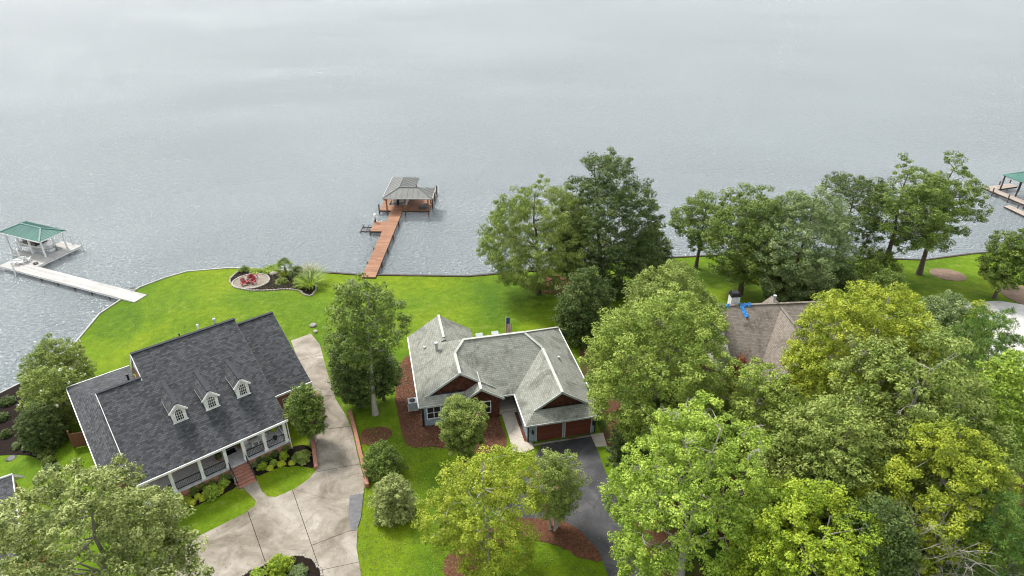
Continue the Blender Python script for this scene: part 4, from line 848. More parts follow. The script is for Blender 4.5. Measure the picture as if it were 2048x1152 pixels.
# wooden gate by the lean-to, drain cover, porch things
fnr = thing('wooden_gate', 'short brown wooden fence gate beside the slate house side roof', 'gate', G(172, 892), R(14))
for k in range(7): m = MB(); m.box(-.95+k*.25, -.72+k*.25, -.02, .02, .05, 1.65+.03*(k % 2)); m.build('board', 'fence_wood', fnr)
for x in (-1.0, .85): m = MB(); m.box(x-.07, x+.07, .03, .17, -.2, 1.95); m.build('post', 'fence_wood', fnr)
for z_ in (.4, 1.3): m = MB(); m.box(-.95, .8, .021, .06, z_, z_+.1); m.build('rail', 'fence_wood', fnr)
x, y, z = G(23, 917); m = MB(); m.lathe([(.45, -.05), (.45, .05), (.38, .08), (.3, .06)], (0, 0, 0), 18); o = tag(m.build('drain_cover', 'dark_metal'), 'round dark drain cover set in the small left lawn', 'drain cover'); o.location = (x, y, z)
def apos(u, v, z): return tuple(A.root.matrix_basis @ Vector(A.L(u, v, z)))
chair('white rocking chair on the porch nearest the steps', 'white_paint', apos(10.35, 50.2, 3.2), R(39+15), 'porch rocking chairs', 'rocking_chair', True)
chair('white rocking chair on the porch nearest the topiary plant', 'white_paint', apos(11.75, 50.25, 3.2), R(39-20), 'porch rocking chairs', 'rocking_chair', True)
t = thing('porch_table', 'small white table between the two porch rocking chairs', 'table', apos(11.05, 50.2, 3.2), R(39)); m = MB(); m.box(-.28, .28, -.25, .25, .5, .54); m.build('table_top', 'white_paint', t)
for x in (-.23, .23):
    for y in (-.2, .2): m = MB(); m.box(x-.025, x+.025, y-.025, y+.025, 0, .5); m.build('leg', 'white_paint', t)
m = MB(); m.box(-.5, .5, -.32, .32, 0, .02); o = tag(m.build('door_mat', 'black'), 'black door mat in front of the porch door', 'mat'); o.location = apos(8.95, 50.75, 3.2); o.rotation_euler.z = R(39)
t = thing('garden_statue', 'small pale stone statue beside the bottom porch step', 'statue', G(474, 967)); m = MB(); m.lathe([(.2, -.05), (.2, .12), (.13, .16), (.17, .32), (.15, .5), (.07, .56)], (0, 0, 0), 10); m.build('body', 'pale_stone', t, True); m = MB(); m.lathe([(.04, .54), (.11, .62), (.12, .7), (.07, .8), (.01, .83)], (0, 0, 0), 10); m.build('head', 'pale_stone', t, True)
# hammock stand on the right lawn
hm = thing('hammock', 'dark hammock slung low on the shaded lawn under the shore trees', 'hammock', G(1458, 552), R(-28))
m = MB()
for i in range(9):
    t_ = i/8; sg = .45+.9*(2*t_-1)**2*.6
    for j in range(5): w_ = .45*math.sin(math.pi*min(max(t_, .06), .94)); m.v.append(((t_-.5)*2.6, (j/4-.5)*2*w_, sg-(.12 if 0 < j < 4 else 0)))
for i in range(8):
    for j in range(4): a = i*5+j; m.f.append((a, a+1, a+6, a+5))
m.build('cloth', 'grey_box', hm)
for s_ in (-1, 1): m = MB(); m.tube([(s_*1.3, 0, .98), (s_*1.75, 0, 1.1)], .025, 5); m.build('rope', 'timber_dark', hm); m = MB(); m.lathe([(.07, -.2), (.06, 1.35)], (s_*1.75, 0, 0), 7); m.build('post', 'timber_dark', hm)

# ------------------------------------------------------------------ plants
def unit(a): return a/np.maximum(np.linalg.norm(a, axis=1, keepdims=True), 1e-9)
PROF = {'round': lambda t: np.sin(np.pi*np.clip(t, .02, .985)**.85)**.62,
        'oval': lambda t: np.sin(np.pi*np.clip(t, .02, .985)**.78)**.75,
        'cone': lambda t: (1-t)**.72*np.minimum(1, (t/.10)**.5)*1.02+.03,
        'vase': lambda t: (t**.55)*np.clip(1-t**5, 0, 1)**.5,
        'egg': lambda t: np.clip(np.where(t < .3, .55+.45*np.sin(np.pi*.5*np.clip(t, 0, 1)/.3), np.cos(np.pi*.5*np.clip((t-.3)/.72, 0, 1))**.7), 0, 1),
        'dome': lambda t: np.sqrt(np.clip(1-t**2.2, 0, 1))*(.82+.18*np.minimum(1, t/.25))}
def leaf_mesh(name, C, N, T, Ls, Ws, tint, mat, parent):
    n = len(C); B_ = np.cross(N, T); V = np.empty((n, 3, 3), np.float32)
    V[:, 0] = C-T*Ls[:, None]*.4+B_*Ws[:, None]*.5; V[:, 1] = C-T*Ls[:, None]*.4-B_*Ws[:, None]*.5; V[:, 2] = C+T*Ls[:, None]*.6
    me = bpy.data.meshes.new(name); me.vertices.add(3*n); me.loops.add(3*n); me.polygons.add(n)
    me.vertices.foreach_set('co', V.ravel()); me.loops.foreach_set('vertex_index', np.arange(3*n, dtype=np.int32))
    me.polygons.foreach_set('loop_start', np.arange(0, 3*n, 3, dtype=np.int32)); me.update(calc_edges=True)
    a = me.attributes.new('tint', 'FLOAT', 'POINT'); a.data.foreach_set('value', np.repeat(np.clip(tint, 0, 1), 3).astype(np.float32))
    me.materials.append(M[mat]); return link(name, me, parent)
class Tubes:
    def __init__(s): s.v = []; s.f = []; s.n = 0
    def add(s, path, rad, k):
        path = np.asarray(path, float); d = np.gradient(path, axis=0); d = unit(d); up = np.where(np.abs(d[:, 2:3]) < .9, np.array([[0, 0, 1.]]), np.array([[0, 1., 0]]))
        x = unit(np.cross(d, up)); y = np.cross(x, d); an = np.arange(k)*2*np.pi/k
        ringv = path[:, None]+(x[:, None]*np.cos(an)[None, :, None]+y[:, None]*np.sin(an)[None, :, None])*np.asarray(rad)[:, None, None]
        m_ = len(path); s.v.append(ringv.reshape(-1, 3)); i, j = np.meshgrid(np.arange(m_-1), np.arange(k), indexing='ij'); a = s.n+i*k+j; b = s.n+i*k+(j+1) % k
        s.f.append(np.stack([a, b, b+k, a+k], -1).reshape(-1, 4)); s.n += m_*k
    def build(s, name, mat, parent):
        V = np.concatenate(s.v).astype(np.float32); Fq = np.concatenate(s.f).astype(np.int32); n = len(Fq)
        me = bpy.data.meshes.new(name); me.vertices.add(len(V)); me.loops.add(4*n); me.polygons.add(n); me.vertices.foreach_set('co', V.ravel()); me.loops.foreach_set('vertex_index', Fq.ravel())
        me.polygons.foreach_set('loop_start', np.arange(0, 4*n, 4, dtype=np.int32)); me.polygons.foreach_set('use_smooth', np.ones(n, bool)); me.update(calc_edges=True); me.materials.append(M[mat]); return link(name, me, parent)
def crown_points(rng, h, rad, cb, prof, rc, dens, lobes, squash, lean, bs):
    # boughs spread over an uneven envelope, leaf clumps over the outer side of every bough, stray sprigs past them
    H0 = cb*h; Hc = h-H0; f = PROF[prof]; LD = unit(rng.normal(size=(lobes, 3))*np.array([1, 1, .7])); LA_ = .30*rng.random(lobes)
    area_ = 2*np.pi*rad*Hc*.72
    def thin(P, d):
        A = np.empty((len(P), P.shape[1])); n = 0
        for p in P:
            if n and np.min(((A[:n, :3]-p[:3])**2).sum(1)) < d*d: continue
            A[n] = p; n += 1
        return A[:n]
    t = rng.random(2600); t = t[rng.random(2600) < np.clip(f(t), .25, 1)][:1500]; n = len(t); th = rng.random(n)*2*np.pi; q = .58+.32*rng.random(n)
    du = unit(np.stack([np.cos(th), np.sin(th), (t-.45)*1.6], 1)); g = np.max(np.exp(-((1-du@LD.T)/.12))*LA_[None], axis=1)
    br = bs*rad*(.11+.16*np.clip(f(t), .2, 1))*(.7+.75*rng.random(n)**1.3); r = np.maximum(rad*f(t)*(.84+g)-br*.6, 0)*np.minimum(1, q+.12*rng.random(n)+.1)
    z = np.clip(H0+Hc*t*(.92+g*.3), H0+br*.3, h-br*.62)
    Bc = np.stack([r*np.cos(th)*squash[0]+lean[0]*t, r*np.sin(th)*squash[1]+lean[1]*t, z, br], 1)
    Bc = thin(Bc, bs*rad*.33/math.sqrt(dens)); sp = rc*.8; out = []; ctr = np.array([lean[0]*.5, lean[1]*.5, H0+Hc*.4])
    for b in Bc:
        o_ = unit((b[:3]-ctr)[None])[0]; m_ = int(14*(b[3]/sp)**2)+8; D_ = unit(rng.normal(size=(m_, 3))); D_ = D_[(D_@o_*.6+D_[:, 2]*.55) > -.22]
        C_ = b[:3]+D_*b[3]*np.array([1, 1, .72])*(.82+.3*rng.random((len(D_), 1))); k = rng.random(len(C_)) < .10; C_[k] += D_[k]*b[3]*.38
        dd = np.sqrt((((C_[:, None]-Bc[None, :, :3])/Bc[None, :, 3:4])**2).sum(2)); C_ = C_[(dd < .72).sum(1) == 0]
        if len(C_): out.append(C_)
    P = thin(rng.permutation(np.concatenate(out)), sp); P = P[rng.random(len(P)) < min(.95, .62+.3*dens)]
    Bl = np.sqrt(((Bc[:, None, :3]-Bc[None, :, :3])**2).sum(2)) < (Bc[:, None, 3]+Bc[None, :, 3])*1.15+rc*.5; seen = np.zeros(len(Bc), bool); seen[np.argmin(((Bc[:, :3]-ctr)**2).sum(1))] = True
    for _ in range(40): seen = seen | Bl[seen].any(0)
    P = P[seen[np.argmin(((P[:, None]-Bc[None, :, :3])**2).sum(2), axis=1)]]      # boughs that touch no other bough stay out
    d2 = ((P[:, None]-P[None])**2).sum(2); P = P[(d2 < (2.1*rc)**2).sum(1) >= 6] if len(P) > 40 else P
    t = rng.random(400)*.8; th = rng.random(400)*2*np.pi; r = rad*f(t)*(.15+.4*rng.random(400)); inn = thin(np.stack([r*np.cos(th)+lean[0]*t, r*np.sin(th)+lean[1]*t, H0+Hc*t], 1), rad*.22)
    P = np.concatenate([P, inn]); P[:, 2] = np.clip(P[:, 2], rc*.2, h-rc*.2); return P, area_
def plant(name, label, cat, base, h, rad, mat, seed, prof='round', cb=.3, rc=.8, dens=1.0, nl=70, L_=.26, W_=.15, bark='bark', lobes=12, squash=(1, 1), lean=(0, 0), up=.55, bare=0, group=None, flower=None, nfl=0, trunk_r=None, stems=1, needles=False, droop=0., limbs=16, flat=.62, fol='crown', lower=None, lai=2.6, bs=1.0):
    rng = np.random.default_rng(seed); rnd = random.Random(seed); root = thing(name, label, cat, base, 0, group)
    P, ar_ = crown_points(rng, h, rad, cb, prof, rc, dens, lobes, squash, lean, bs); n = len(P)
    if lower: P = np.concatenate([P, lower(rng)]); n = len(P)
    rcs = rc*(.45+.6*rng.random(n)); tc = rng.random(n)
    L_ *= .76; W_ *= .84; nl = int(np.clip(lai*(ar_+4)/(.5*L_*W_)/n, 14, 400)); idx = np.repeat(np.arange(n), nl); k = len(idx); D_ = unit(rng.normal(size=(k, 3))); rr_ = rcs[idx]*(.35+.65*rng.random(k)**.6)
    if needles: T = unit(D_+np.array([0, 0, .35])); C_ = P[idx]+T*(rr_*.75)[:, None]; N_ = unit(np.cross(T, rng.normal(size=(k, 3))))
    else:
        C_ = P[idx]+D_*rr_[:, None]*np.array([1, 1, flat]); N_ = unit(D_*.55+np.array([0, 0, up])+rng.normal(size=(k, 3))*.42); T = unit(np.cross(N_, rng.normal(size=(k, 3))))
        if droop: T = unit(T*.6+D_*.6-np.array([0, 0, droop])); N_ = unit(np.cross(T, np.cross(N_, T)))
    C_[:, 2] = np.maximum(C_[:, 2], .03)
    Ls = L_*(.65+.7*rng.random(k)); Ws = W_*(.65+.7*rng.random(k)); tint = .5+(tc[idx]-.5)*.7+(rng.random(k)-.5)*.75
    leaf_mesh(fol, C_, N_, T, Ls, Ws, tint, mat, root)
    # trunk, limbs, twigs
    tb = Tubes(); r0 = trunk_r or .016*h+.05; top = h*.86
    for s_ in range(stems):
        ox_, oy_ = (0, 0) if stems == 1 else (.25*math.cos(s_*6.28/stems), .25*math.sin(s_*6.28/stems)); sp = 0 if stems == 1 else rad*.45
        zz = np.linspace(0, 1, 9); wob = np.cumsum(rng.normal(size=(9, 2))*.012*h*(.4 if stems > 1 else 1), 0)*zz[:, None]
        path = np.stack([ox_+wob[:, 0]+lean[0]*zz**2*.8+sp*math.cos(s_*6.28/stems)*zz, oy_+wob[:, 1]+lean[1]*zz**2*.8+sp*math.sin(s_*6.28/stems)*zz, -.25+(top+.25)*zz*(1 if s_ == 0 else .85)], 1)
        r1 = r0/(stems**.5); tb.add(path, r1*(1-.88*zz)*(1+.5*np.exp(-zz*14)), 8)
        if s_ == 0: tp_ = path
    ends = P[rng.permutation(n)[:limbs*3]]*np.array([.84, .84, .97]); nodes = [tp_[3:]]
    for i, e in enumerate(ends):
        pool = np.concatenate(nodes)
        if i < limbs:
            zt = max(cb*h*.55, min(e[2]-.45*math.hypot(e[0], e[1]), top*.95)); j = np.argmin(np.abs(tp_[:, 2]-zt)); s0 = tp_[j]
            rs = r0*(.38-.22*j/9)
        else:
            dd = np.linalg.norm(pool-e, axis=1)+np.maximum(0, pool[:, 2]-e[2])*1.5; s0 = pool[np.argmin(dd)]; rs = min(.035, r0*.1)
        mid = (s0+e)/2+np.array([0, 0, -.08 if i % 2 else .1])*np.linalg.norm(e-s0)+rng.normal(size=3)*.06*np.linalg.norm(e-s0)
        tt_ = np.linspace(0, 1, 6 if i < limbs else 4)[:, None]; pth = (1-tt_)**2*s0+2*tt_*(1-tt_)*mid+tt_**2*e
        tb.add(pth, np.linspace(rs, max(.012, rs*.22), len(pth)), 5 if i < limbs else 4)
        if i < limbs: nodes.append(pth[2:])
    if bare:      # leafless crooked dead twigs reaching past the leaves
        def twig(p, d, l, r_, dep):
            pts = [p]; q = p
            for _ in range(4): d = unit((d+rng.normal(size=3)*.38)[None])[0]; q = q+d*l/4; pts.append(q)
            tb.add(pts, np.linspace(r_, r_*.4, 5), 4)
            if dep:
                for _ in range(3): twig(pts[int(rng.integers(1, 4))], unit((d+rng.normal(size=3)*.75)[None])[0], l*.55, r_*.55, dep-1)
        for i in range(bare):
            s0 = P[rng.integers(n)]*np.array([.86, .86, 1]); o_ = unit((s0-np.array([0, 0, h*.4]))[None])[0]
            twig(s0, unit((o_+np.array([0, -.2, .3])+rng.normal(size=3)*.4)[None])[0], rad*(.16+.16*rng.random()), .035, 2)
    tb.build('trunk' if h > 2.5 else 'stems', bark, root)
    if flower:
        top_i = np.where((P[:, 2] > h*.45) & (np.hypot(P[:, 0], P[:, 1]) > rad*.3))[0]; F_ = rng.choice(top_i, nfl); FI = np.repeat(F_, 12); kk = len(FI)
        dd = unit(rng.normal(size=(kk, 3))); off = unit(P[FI]-np.array([0, 0, h*.5])); C2 = P[FI]+off*rc*.75+dd*.13; N2 = unit(dd+off); T2 = unit(np.cross(N2, rng.normal(size=(kk, 3))))
        leaf_mesh('blossoms', C2, N2, T2, np.full(kk, .12), np.full(kk, .1), rng.random(kk), flower, root)
    return root
STAT = []
def tree(tx, ty, by, hw, label, mat, seed, name='broadleaf_tree', **kw):
    # top pixel, ground row of the trunk, half width in pixels -> base, height and radius in metres
    z = 2.0
    for _ in range(8):
        y = at(tx, by, z)[1]; r_ = ray(tx, ty); zt = CAM_H+r_[2]*y/r_[1]; x = r_[0]*y/r_[1]; z = zg(x, y)
    dep = y*_c+(CAM_H-(z+zt)/2)*_s; h = zt-z; rad = hw*dep/FPX
    STAT.append((label[:40], round(x, 1), round(y, 1), round(h, 1), round(rad, 1)))
    return plant(name, label, kw.pop('cat', 'tree'), (x, y, z), h, rad, mat, seed, **kw)
# foreground left
tree(112, 952, 1270, 186, 'big spreading oak with grey-green leaves at the bottom left corner', 'leaf_oak', 11, 'oak_tree', prof='dome', cb=.30, rc=.66, dens=.85, bs=1.1, lai=2.4, nl=60, L_=.25, W_=.16, lobes=18, bark='bark_grey', bare=6, limbs=24)
tree(88, 670, 792, 60, 'white-flowering crape myrtle farther up the left shore bed', 'leaf_olive', 12, 'crape_myrtle', prof='dome', cb=.2, rc=.5, nl=60, L_=.2, W_=.12, flower='blossom_white', nfl=16, stems=4)
tree(82, 738, 842, 60, 'white-flowering crape myrtle nearer the clipped hedge on the left', 'leaf_olive', 13, 'crape_myrtle', prof='dome', cb=.2, rc=.5, nl=60, L_=.2, W_=.12, flower='blossom_white', nfl=20, stems=4)
tree(64, 808, 888, 46, 'clipped dark green rounded hedge shrub below the crape myrtles', 'leaf_dark', 14, 'clipped_shrub', cat='shrub', prof='dome', cb=.03, rc=.3, dens=1.6, nl=50, L_=.12, W_=.08, lobes=3, stems=3, fol='foliage')
tree(601, 758, 884, 37, 'crape myrtle with reddish tips beside the slate house corner', 'leaf_mid', 15, 'crape_myrtle', prof='oval', cb=.12, rc=.4, nl=50, L_=.2, W_=.11, flower='blossom_pink', nfl=9, stems=3, bark='bark_pale')
# tall tree with bare trunk and evergreen below
tree(714, 545, 828, 82, 'tall dark green tree with pale bare trunk between the two houses', 'leaf_mid', 16, 'tall_tree', prof='round', cb=.4, rc=.7, dens=.65, lai=1.5, nl=90, L_=.27, W_=.16, lobes=14, bark='bark_pale', bare=30, trunk_r=.26, limbs=22)
tree(694, 636, 812, 52, 'dense dark evergreen holly in front of the tall bare-trunked tree', 'leaf_dark', 17, 'holly_tree', prof='oval', cb=.04, rc=.6, dens=1.25, nl=95, L_=.22, W_=.13, lobes=10)
tree(755, 690, 800, 38, 'dark green leafy understory tree right of the bare trunk', 'leaf_dark', 18, 'understory_tree', prof='round', cb=.15, rc=.6, dens=.9, nl=80, L_=.24, W_=.14)
tree(760, 888, 946, 42, 'round mid-green shrub beside the brick driveway wall', 'leaf_mid', 19, 'garden_shrub', cat='shrub', prof='dome', cb=.05, rc=.42, dens=1.3, nl=80, L_=.18, W_=.12, stems=3, fol='foliage')
tree(783, 958, 1024, 46, 'pale-tipped rounded camellia bush standing alone on the front lawn', 'leaf_oak', 20, 'garden_shrub', cat='shrub', prof='dome', cb=.05, rc=.4, dens=1.3, nl=80, L_=.17, W_=.1, stems=3, fol='foliage', up=.9)
tree(925, 800, 930, 64, 'soft olive crape myrtle in front of the blue house window', 'leaf_olive', 21, 'crape_myrtle', prof='vase', cb=.18, rc=.5, dens=.95, nl=60, L_=.19, W_=.07, stems=4, flower='blossom_pink', nfl=3)
tree(970, 884, 1140, 112, 'yellow-green spreading tree on the front lawn of the blue house', 'leaf_yellow', 22, 'birch_tree', prof='round', cb=.1, rc=.6, dens=.62, bs=1.15, lai=1.5, nl=80, L_=.24, W_=.1, lobes=16, bark='bark_pale', bare=8, limbs=24)
tree(1114, 888, 1056, 56, 'thin crape myrtle with pink blossoms beside the asphalt driveway', 'leaf_olive', 23, 'crape_myrtle', prof='round', cb=.18, rc=.5, dens=.7, lai=1.5, nl=46, L_=.2, W_=.08, stems=5, flower='blossom_pink', nfl=10, bark='bark_pale')
# middle and lake shore
tree(1342, 574, 915, 140, 'huge light green tree right of the blue house garage', 'leaf_fresh', 24, prof='round', cb=.2, rc=.7, dens=.9, lai=2.4, nl=70, L_=.23, W_=.145, lobes=20, limbs=26, bark='bark_grey', bare=5)
tree(1352, 526, 745, 104, 'dull olive tree rising behind the huge light green tree', 'leaf_olive', 25, prof='dome', cb=.25, rc=.7, dens=1.05, nl=80, L_=.24, W_=.14)
tree(1172, 534, 668, 62, 'dense dark green laurel bush behind the blue house right corner', 'leaf_dark', 26, 'laurel_bush', cat='shrub', prof='dome', cb=.05, rc=.62, dens=1.2, nl=90, L_=.24, W_=.15, lobes=7, fol='foliage')
tree(1082, 350, 588, 104, 'olive willow-like tree leaning over the water at the lawn edge', 'leaf_olive', 27, 'willow_tree', prof='round', cb=.08, rc=.75, dens=.85, lai=2.0, nl=70, L_=.34, W_=.09, droop=.8, lobes=16, lean=(-.6, 0))
tree(1224, 291, 582, 106, 'tallest dark green conical tree on the lake shore', 'leaf_dark', 28, 'sweetgum_tree', prof='egg', cb=.06, rc=.85, dens=.85, lai=2.2, nl=80, L_=.3, W_=.18, lobes=22, limbs=26)
tree(1418, 362, 536, 63, 'slim dark tree alone on the shore lawn left of the group', 'leaf_mid', 29, 'shore_tree', prof='oval', cb=.28, rc=.75, dens=.65, lai=1.5, nl=56, L_=.28, W_=.13, bark='bark')
tree(1526, 350, 588, 90, 'bright mid-green shore tree beside the slim dark one', 'leaf_mid', 30, 'shore_tree', prof='oval', cb=.12, rc=.85, dens=.68, lai=1.6, nl=64, L_=.3, W_=.16, bark='bark')
tree(1632, 370, 604, 106, 'grey-green rounded shore tree with drooping pale leaves', 'leaf_sage', 31, 'shore_tree', prof='oval', cb=.1, rc=.85, dens=1.0, nl=85, L_=.3, W_=.14, lobes=14)
tree(1718, 345, 540, 92, 'airy dark shore tree with water showing through its crown', 'leaf_dark', 32, 'shore_tree', prof='round', cb=.3, rc=.7, dens=.58, lai=1.15, nl=50, L_=.28, W_=.16, bark='bark')
tree(1834, 318, 556, 96, 'open-crowned oak with dark leaning trunk near the mulch ring', 'leaf_mid', 33, 'shore_oak', prof='round', cb=.3, rc=.75, dens=.6, lai=1.35, nl=56, L_=.3, W_=.17, bark='bark', trunk_r=.4)
tree(1924, 296, 549, 80, 'tall shore oak rising from the mulch ring beside the right dock', 'leaf_mid', 134, 'shore_oak', prof='oval', cb=.26, rc=.75, dens=.6, lai=1.35, nl=56, L_=.3, W_=.17, bark='bark', trunk_r=.33)
tree(2046, 456, 596, 52, 'dark small tree cut off by the right border on the shore lawn', 'leaf_mid', 35, 'shore_tree', prof='round', cb=.2, rc=.7, dens=.8, nl=64, L_=.28, W_=.16, bark='bark')
for i, (x, t_, b_, w_, lb, mt) in enumerate(((1580, 520, 606, 40, 'leafy bush under the left shore trees', 'leaf_mid'), (1690, 520, 610, 52, 'dark leafy bush under the grey-green shore tree', 'leaf_dark'), (1755, 496, 566, 56, 'low bright shrub at the water edge between the shore trees', 'leaf_mid'), (1785, 540, 620, 40, 'low shrub behind the yellow-green tree by the shore oak', 'leaf_mid'))):
    tree(x, t_, b_, w_, lb, mt, 60+i, 'shore_shrub', cat='shrub', prof='dome', cb=.04, rc=.6, dens=.9, nl=60, L_=.26, W_=.15, stems=3, fol='foliage')
# right-hand wood
tree(1796, 532, 930, 132, 'large golden-green feathery tree in front of the brown roof', 'leaf_yellow', 36, 'elm_tree', prof='round', cb=.15, rc=.7, dens=.85, nl=76, L_=.3, W_=.11, lobes=20, bark='bark_pale', limbs=26)
tree(1905, 574, 765, 62, 'grey-green tree behind the golden-green one near the pale drive', 'leaf_sage', 37, prof='round', cb=.2, rc=.75, dens=.9, nl=70, L_=.26, W_=.13)
tree(1962, 596, 770, 48, 'small golden tree in front of the pale concrete drive', 'leaf_yellow', 38, 'maple_sapling', prof='round', cb=.2, rc=.55, dens=.8, nl=64, L_=.24, W_=.13)
tree(2018, 612, 905, 84, 'open pine with green needle tufts near the right border', 'leaf_pine', 39, 'pine_tree', prof='round', cb=.28, rc=.55, dens=.8, lai=1.2, nl=130, L_=.3, W_=.05, needles=True, bark='bark', limbs=22)
tree(1872, 668, 1040, 172, 'broad olive tree with bare grey twigs in the right wood', 'leaf_olive', 40, prof='dome', cb=.25, rc=.75, dens=.85, nl=72, L_=.26, W_=.16, lobes=20, bare=26, bark='bark_pale', limbs=28)
tree(1542, 704, 985, 92, 'light green twiggy tree in front of the brown house gable', 'leaf_fresh', 41, prof='round', cb=.25, rc=.7, dens=.7, nl=76, L_=.26, W_=.14, lai=1.7, bare=14, bark='bark_pale', lobes=16)
tree(1706, 800, 1110, 118, 'dark olive tree in the centre of the right wood', 'leaf_olive', 42, prof='round', cb=.2, rc=.75, dens=1.05, nl=88, L_=.25, W_=.15, lobes=16)
tree(1424, 800, 1150, 166, 'wide pale green tree with white bare branches by the asphalt driveway', 'leaf_light', 43, 'sycamore_tree', prof='dome', cb=.22, rc=.6, dens=.66, bs=1.1, lai=1.9, nl=70, L_=.2, W_=.14, lobes=24, bare=44, bark='bark_pale', limbs=30)
tree(1660, 985, 1265, 142, 'vivid yellow-green maple at the bottom edge', 'leaf_bright', 44, 'maple_tree', prof='round', cb=.2, rc=.55, dens=.8, lai=2.3, nl=84, L_=.19, W_=.135, lobes=18, bark='bark_grey')
tree(1935, 838, 1180, 138, 'yellowish twiggy tree in the lower right wood', 'leaf_yellow', 45, prof='round', cb=.2, rc=.6, dens=.7, lai=2.0, nl=76, L_=.2, W_=.115, bare=18, bark='bark_pale', lobes=18)
tree(2042, 950, 1260, 92, 'bright green pine cut off by the lower right border', 'leaf_pine', 46, 'pine_tree', prof='oval', cb=.15, rc=.5, dens=.85, lai=1.4, nl=130, L_=.28, W_=.05, needles=True, bark='bark')
tree(1352, 728, 950, 70, 'dark pine in the shade between the two large light green trees', 'leaf_dark', 47, 'pine_tree', prof='cone', cb=.12, rc=.75, dens=.9, nl=110, L_=.4, W_=.06, needles=True, bark='bark')
tree(1268, 850, 945, 52, 'dark low understory tree beside the garage corner', 'leaf_dark', 48, 'understory_tree', prof='round', cb=.1, rc=.5, dens=.9, nl=70, L_=.24, W_=.13)
tree(1645, 880, 1130, 66, 'dark green pine beside the garden path', 'leaf_dark', 49, 'pine_tree', prof='cone', cb=.1, rc=.7, dens=.9, nl=110, L_=.36, W_=.06, needles=True, bark='bark')
tree(2044, 690, 1010, 84, 'light green tree on the right border below the pine', 'leaf_light', 50, prof='round', cb=.2, rc=.75, dens=.95, nl=76, L_=.26, W_=.15)
tree(1800, 990, 1270, 100, 'shaded dark tree behind the dead branches at the bottom right', 'leaf_dark', 51, prof='dome', cb=.1, rc=.7, dens=.9, nl=80, L_=.25, W_=.15)
tree(1252, 1118, 1215, 22, 'small pale green sapling at the bottom edge by the asphalt drive', 'leaf_light', 52, 'sapling', prof='cone', cb=.1, rc=.35, dens=.9, nl=46, L_=.2, W_=.1)
tree(1484, 706, 800, 22, 'orange-red leafed shrub beside the brown roof corner', 'leaf_red', 53, 'red_shrub', cat='shrub', prof='dome', cb=.1, rc=.4, nl=60, L_=.18, W_=.1, fol='foliage')
tree(60, 1108, 1170, 30, 'red-leafed shrub showing through the oak at the bottom left', 'leaf_red', 54, 'red_shrub', cat='shrub', prof='dome', cb=.1, rc=.4, nl=60, L_=.18, W_=.1, fol='foliage')
tree(1300, 452, 562, 48, 'dark leafy tree at the right foot of the tallest conical tree', 'leaf_dark', 55, 'understory_tree', prof='round', cb=.06, rc=.7, dens=.9, nl=70, L_=.28, W_=.16)
def litter(name, label, px, n, mat, seed, size):
    poly = gp(px); xs, ys = zip(*poly); rng = np.random.default_rng(seed); X = rng.uniform(min(xs), max(xs), n*2); Y = rng.uniform(min(ys), max(ys), n*2); k = pip(X, Y, poly); X, Y = X[k][:n], Y[k][:n]; n = len(X)
    C_ = np.stack([X, Y, zgn(X, Y)+.065], 1); N_ = unit(np.array([[0, 0, 1.]])+rng.normal(size=(n, 3))*.35); T = unit(np.cross(N_, rng.normal(size=(n, 3)))); o = leaf_mesh(name, C_, N_, T, size*(.5+rng.random(n)), size*(.35+.6*rng.random(n)), rng.random(n), mat, None); tag(o, label, None, None, 'stuff')
litter('fallen_leaves', 'scattered dry leaves on the front lawn and driveways', [(400, 1060), (720, 820), (860, 880), (1010, 900), (1180, 880), (1300, 1200), (420, 1200)], 1500, 'leaf_brown', 401, .10)
litter('pine_straw', 'loose reddish straw over the beds beside the blue house', [(790, 760), (820, 715), (850, 858), (1000, 840), (1010, 900), (820, 900)], 2600, 'leaf_brown', 402, .14)
litter('grass_tufts', 'taller grass tufts over the lakeside lawns', [(160, 690), (290, 585), (380, 550), (1060, 552), (1110, 640), (800, 690), (640, 670), (300, 700)], 9000, 'leaf_mid', 403, .11)
litter('grass_tufts', 'taller grass tufts over the front lawn of the blue house', [(735, 850), (800, 870), (900, 930), (1000, 1000), (1200, 1150), (1200, 1200), (715, 1200), (725, 1000)], 6000, 'leaf_mid', 404, .10)
# dead trees, bottom right
def dead(px, py, by, label, seed, spread, n):
    z = 2.0; y = at(px, by, z)[1]; r_ = ray(px, py); zt = CAM_H+r_[2]*y/r_[1]; x = r_[0]*y/r_[1]; h = zt-zg(x, y); root = thing('dead_tree', label, 'tree', (x, y, zg(x, y)), 0)
    rng = np.random.default_rng(seed); tb = Tubes(); tb.add([(0, 0, -.2), (.1, .05, h*.35), (.0, .1, h*.7)], [.2, .14, .07], 7)
    def br(p, d, l, r__, dep):
        q = p+d*l; mid = (p+q)/2+rng.normal(size=3)*.1*l; tb.add([p, mid, q], [r__, r__*.75, r__*.5], 4)
        if dep: 
            for _ in range(3): br(mid+(q-mid)*rng.random(), unit((d+rng.normal(size=3)*.55+np.array([0, 0, .1]))[None])[0], l*.58, r__*.55, dep-1)
    for i in range(n):
        a = i*2.4+rng.random(); s = np.array([0, 0, h*(.35+.35*rng.random())]); br(s, unit(np.array([[math.cos(a)*spread, math.sin(a)*spread, 1.0]]))[0], h*.33, .06, 3)
    tb.build('branches', 'bark_pale', root)
dead(1868, 1062, 1270, 'bleached dead shrub of upright twigs at the bottom edge', 71, .45, 16); dead(1960, 1050, 1250, 'pale dead tree with crooked bare branches at the bottom right', 72, 1.1, 9)
dead(1362, 745, 930, 'dead grey snag with short bare limbs between the light green trees', 73, 1.0, 6)

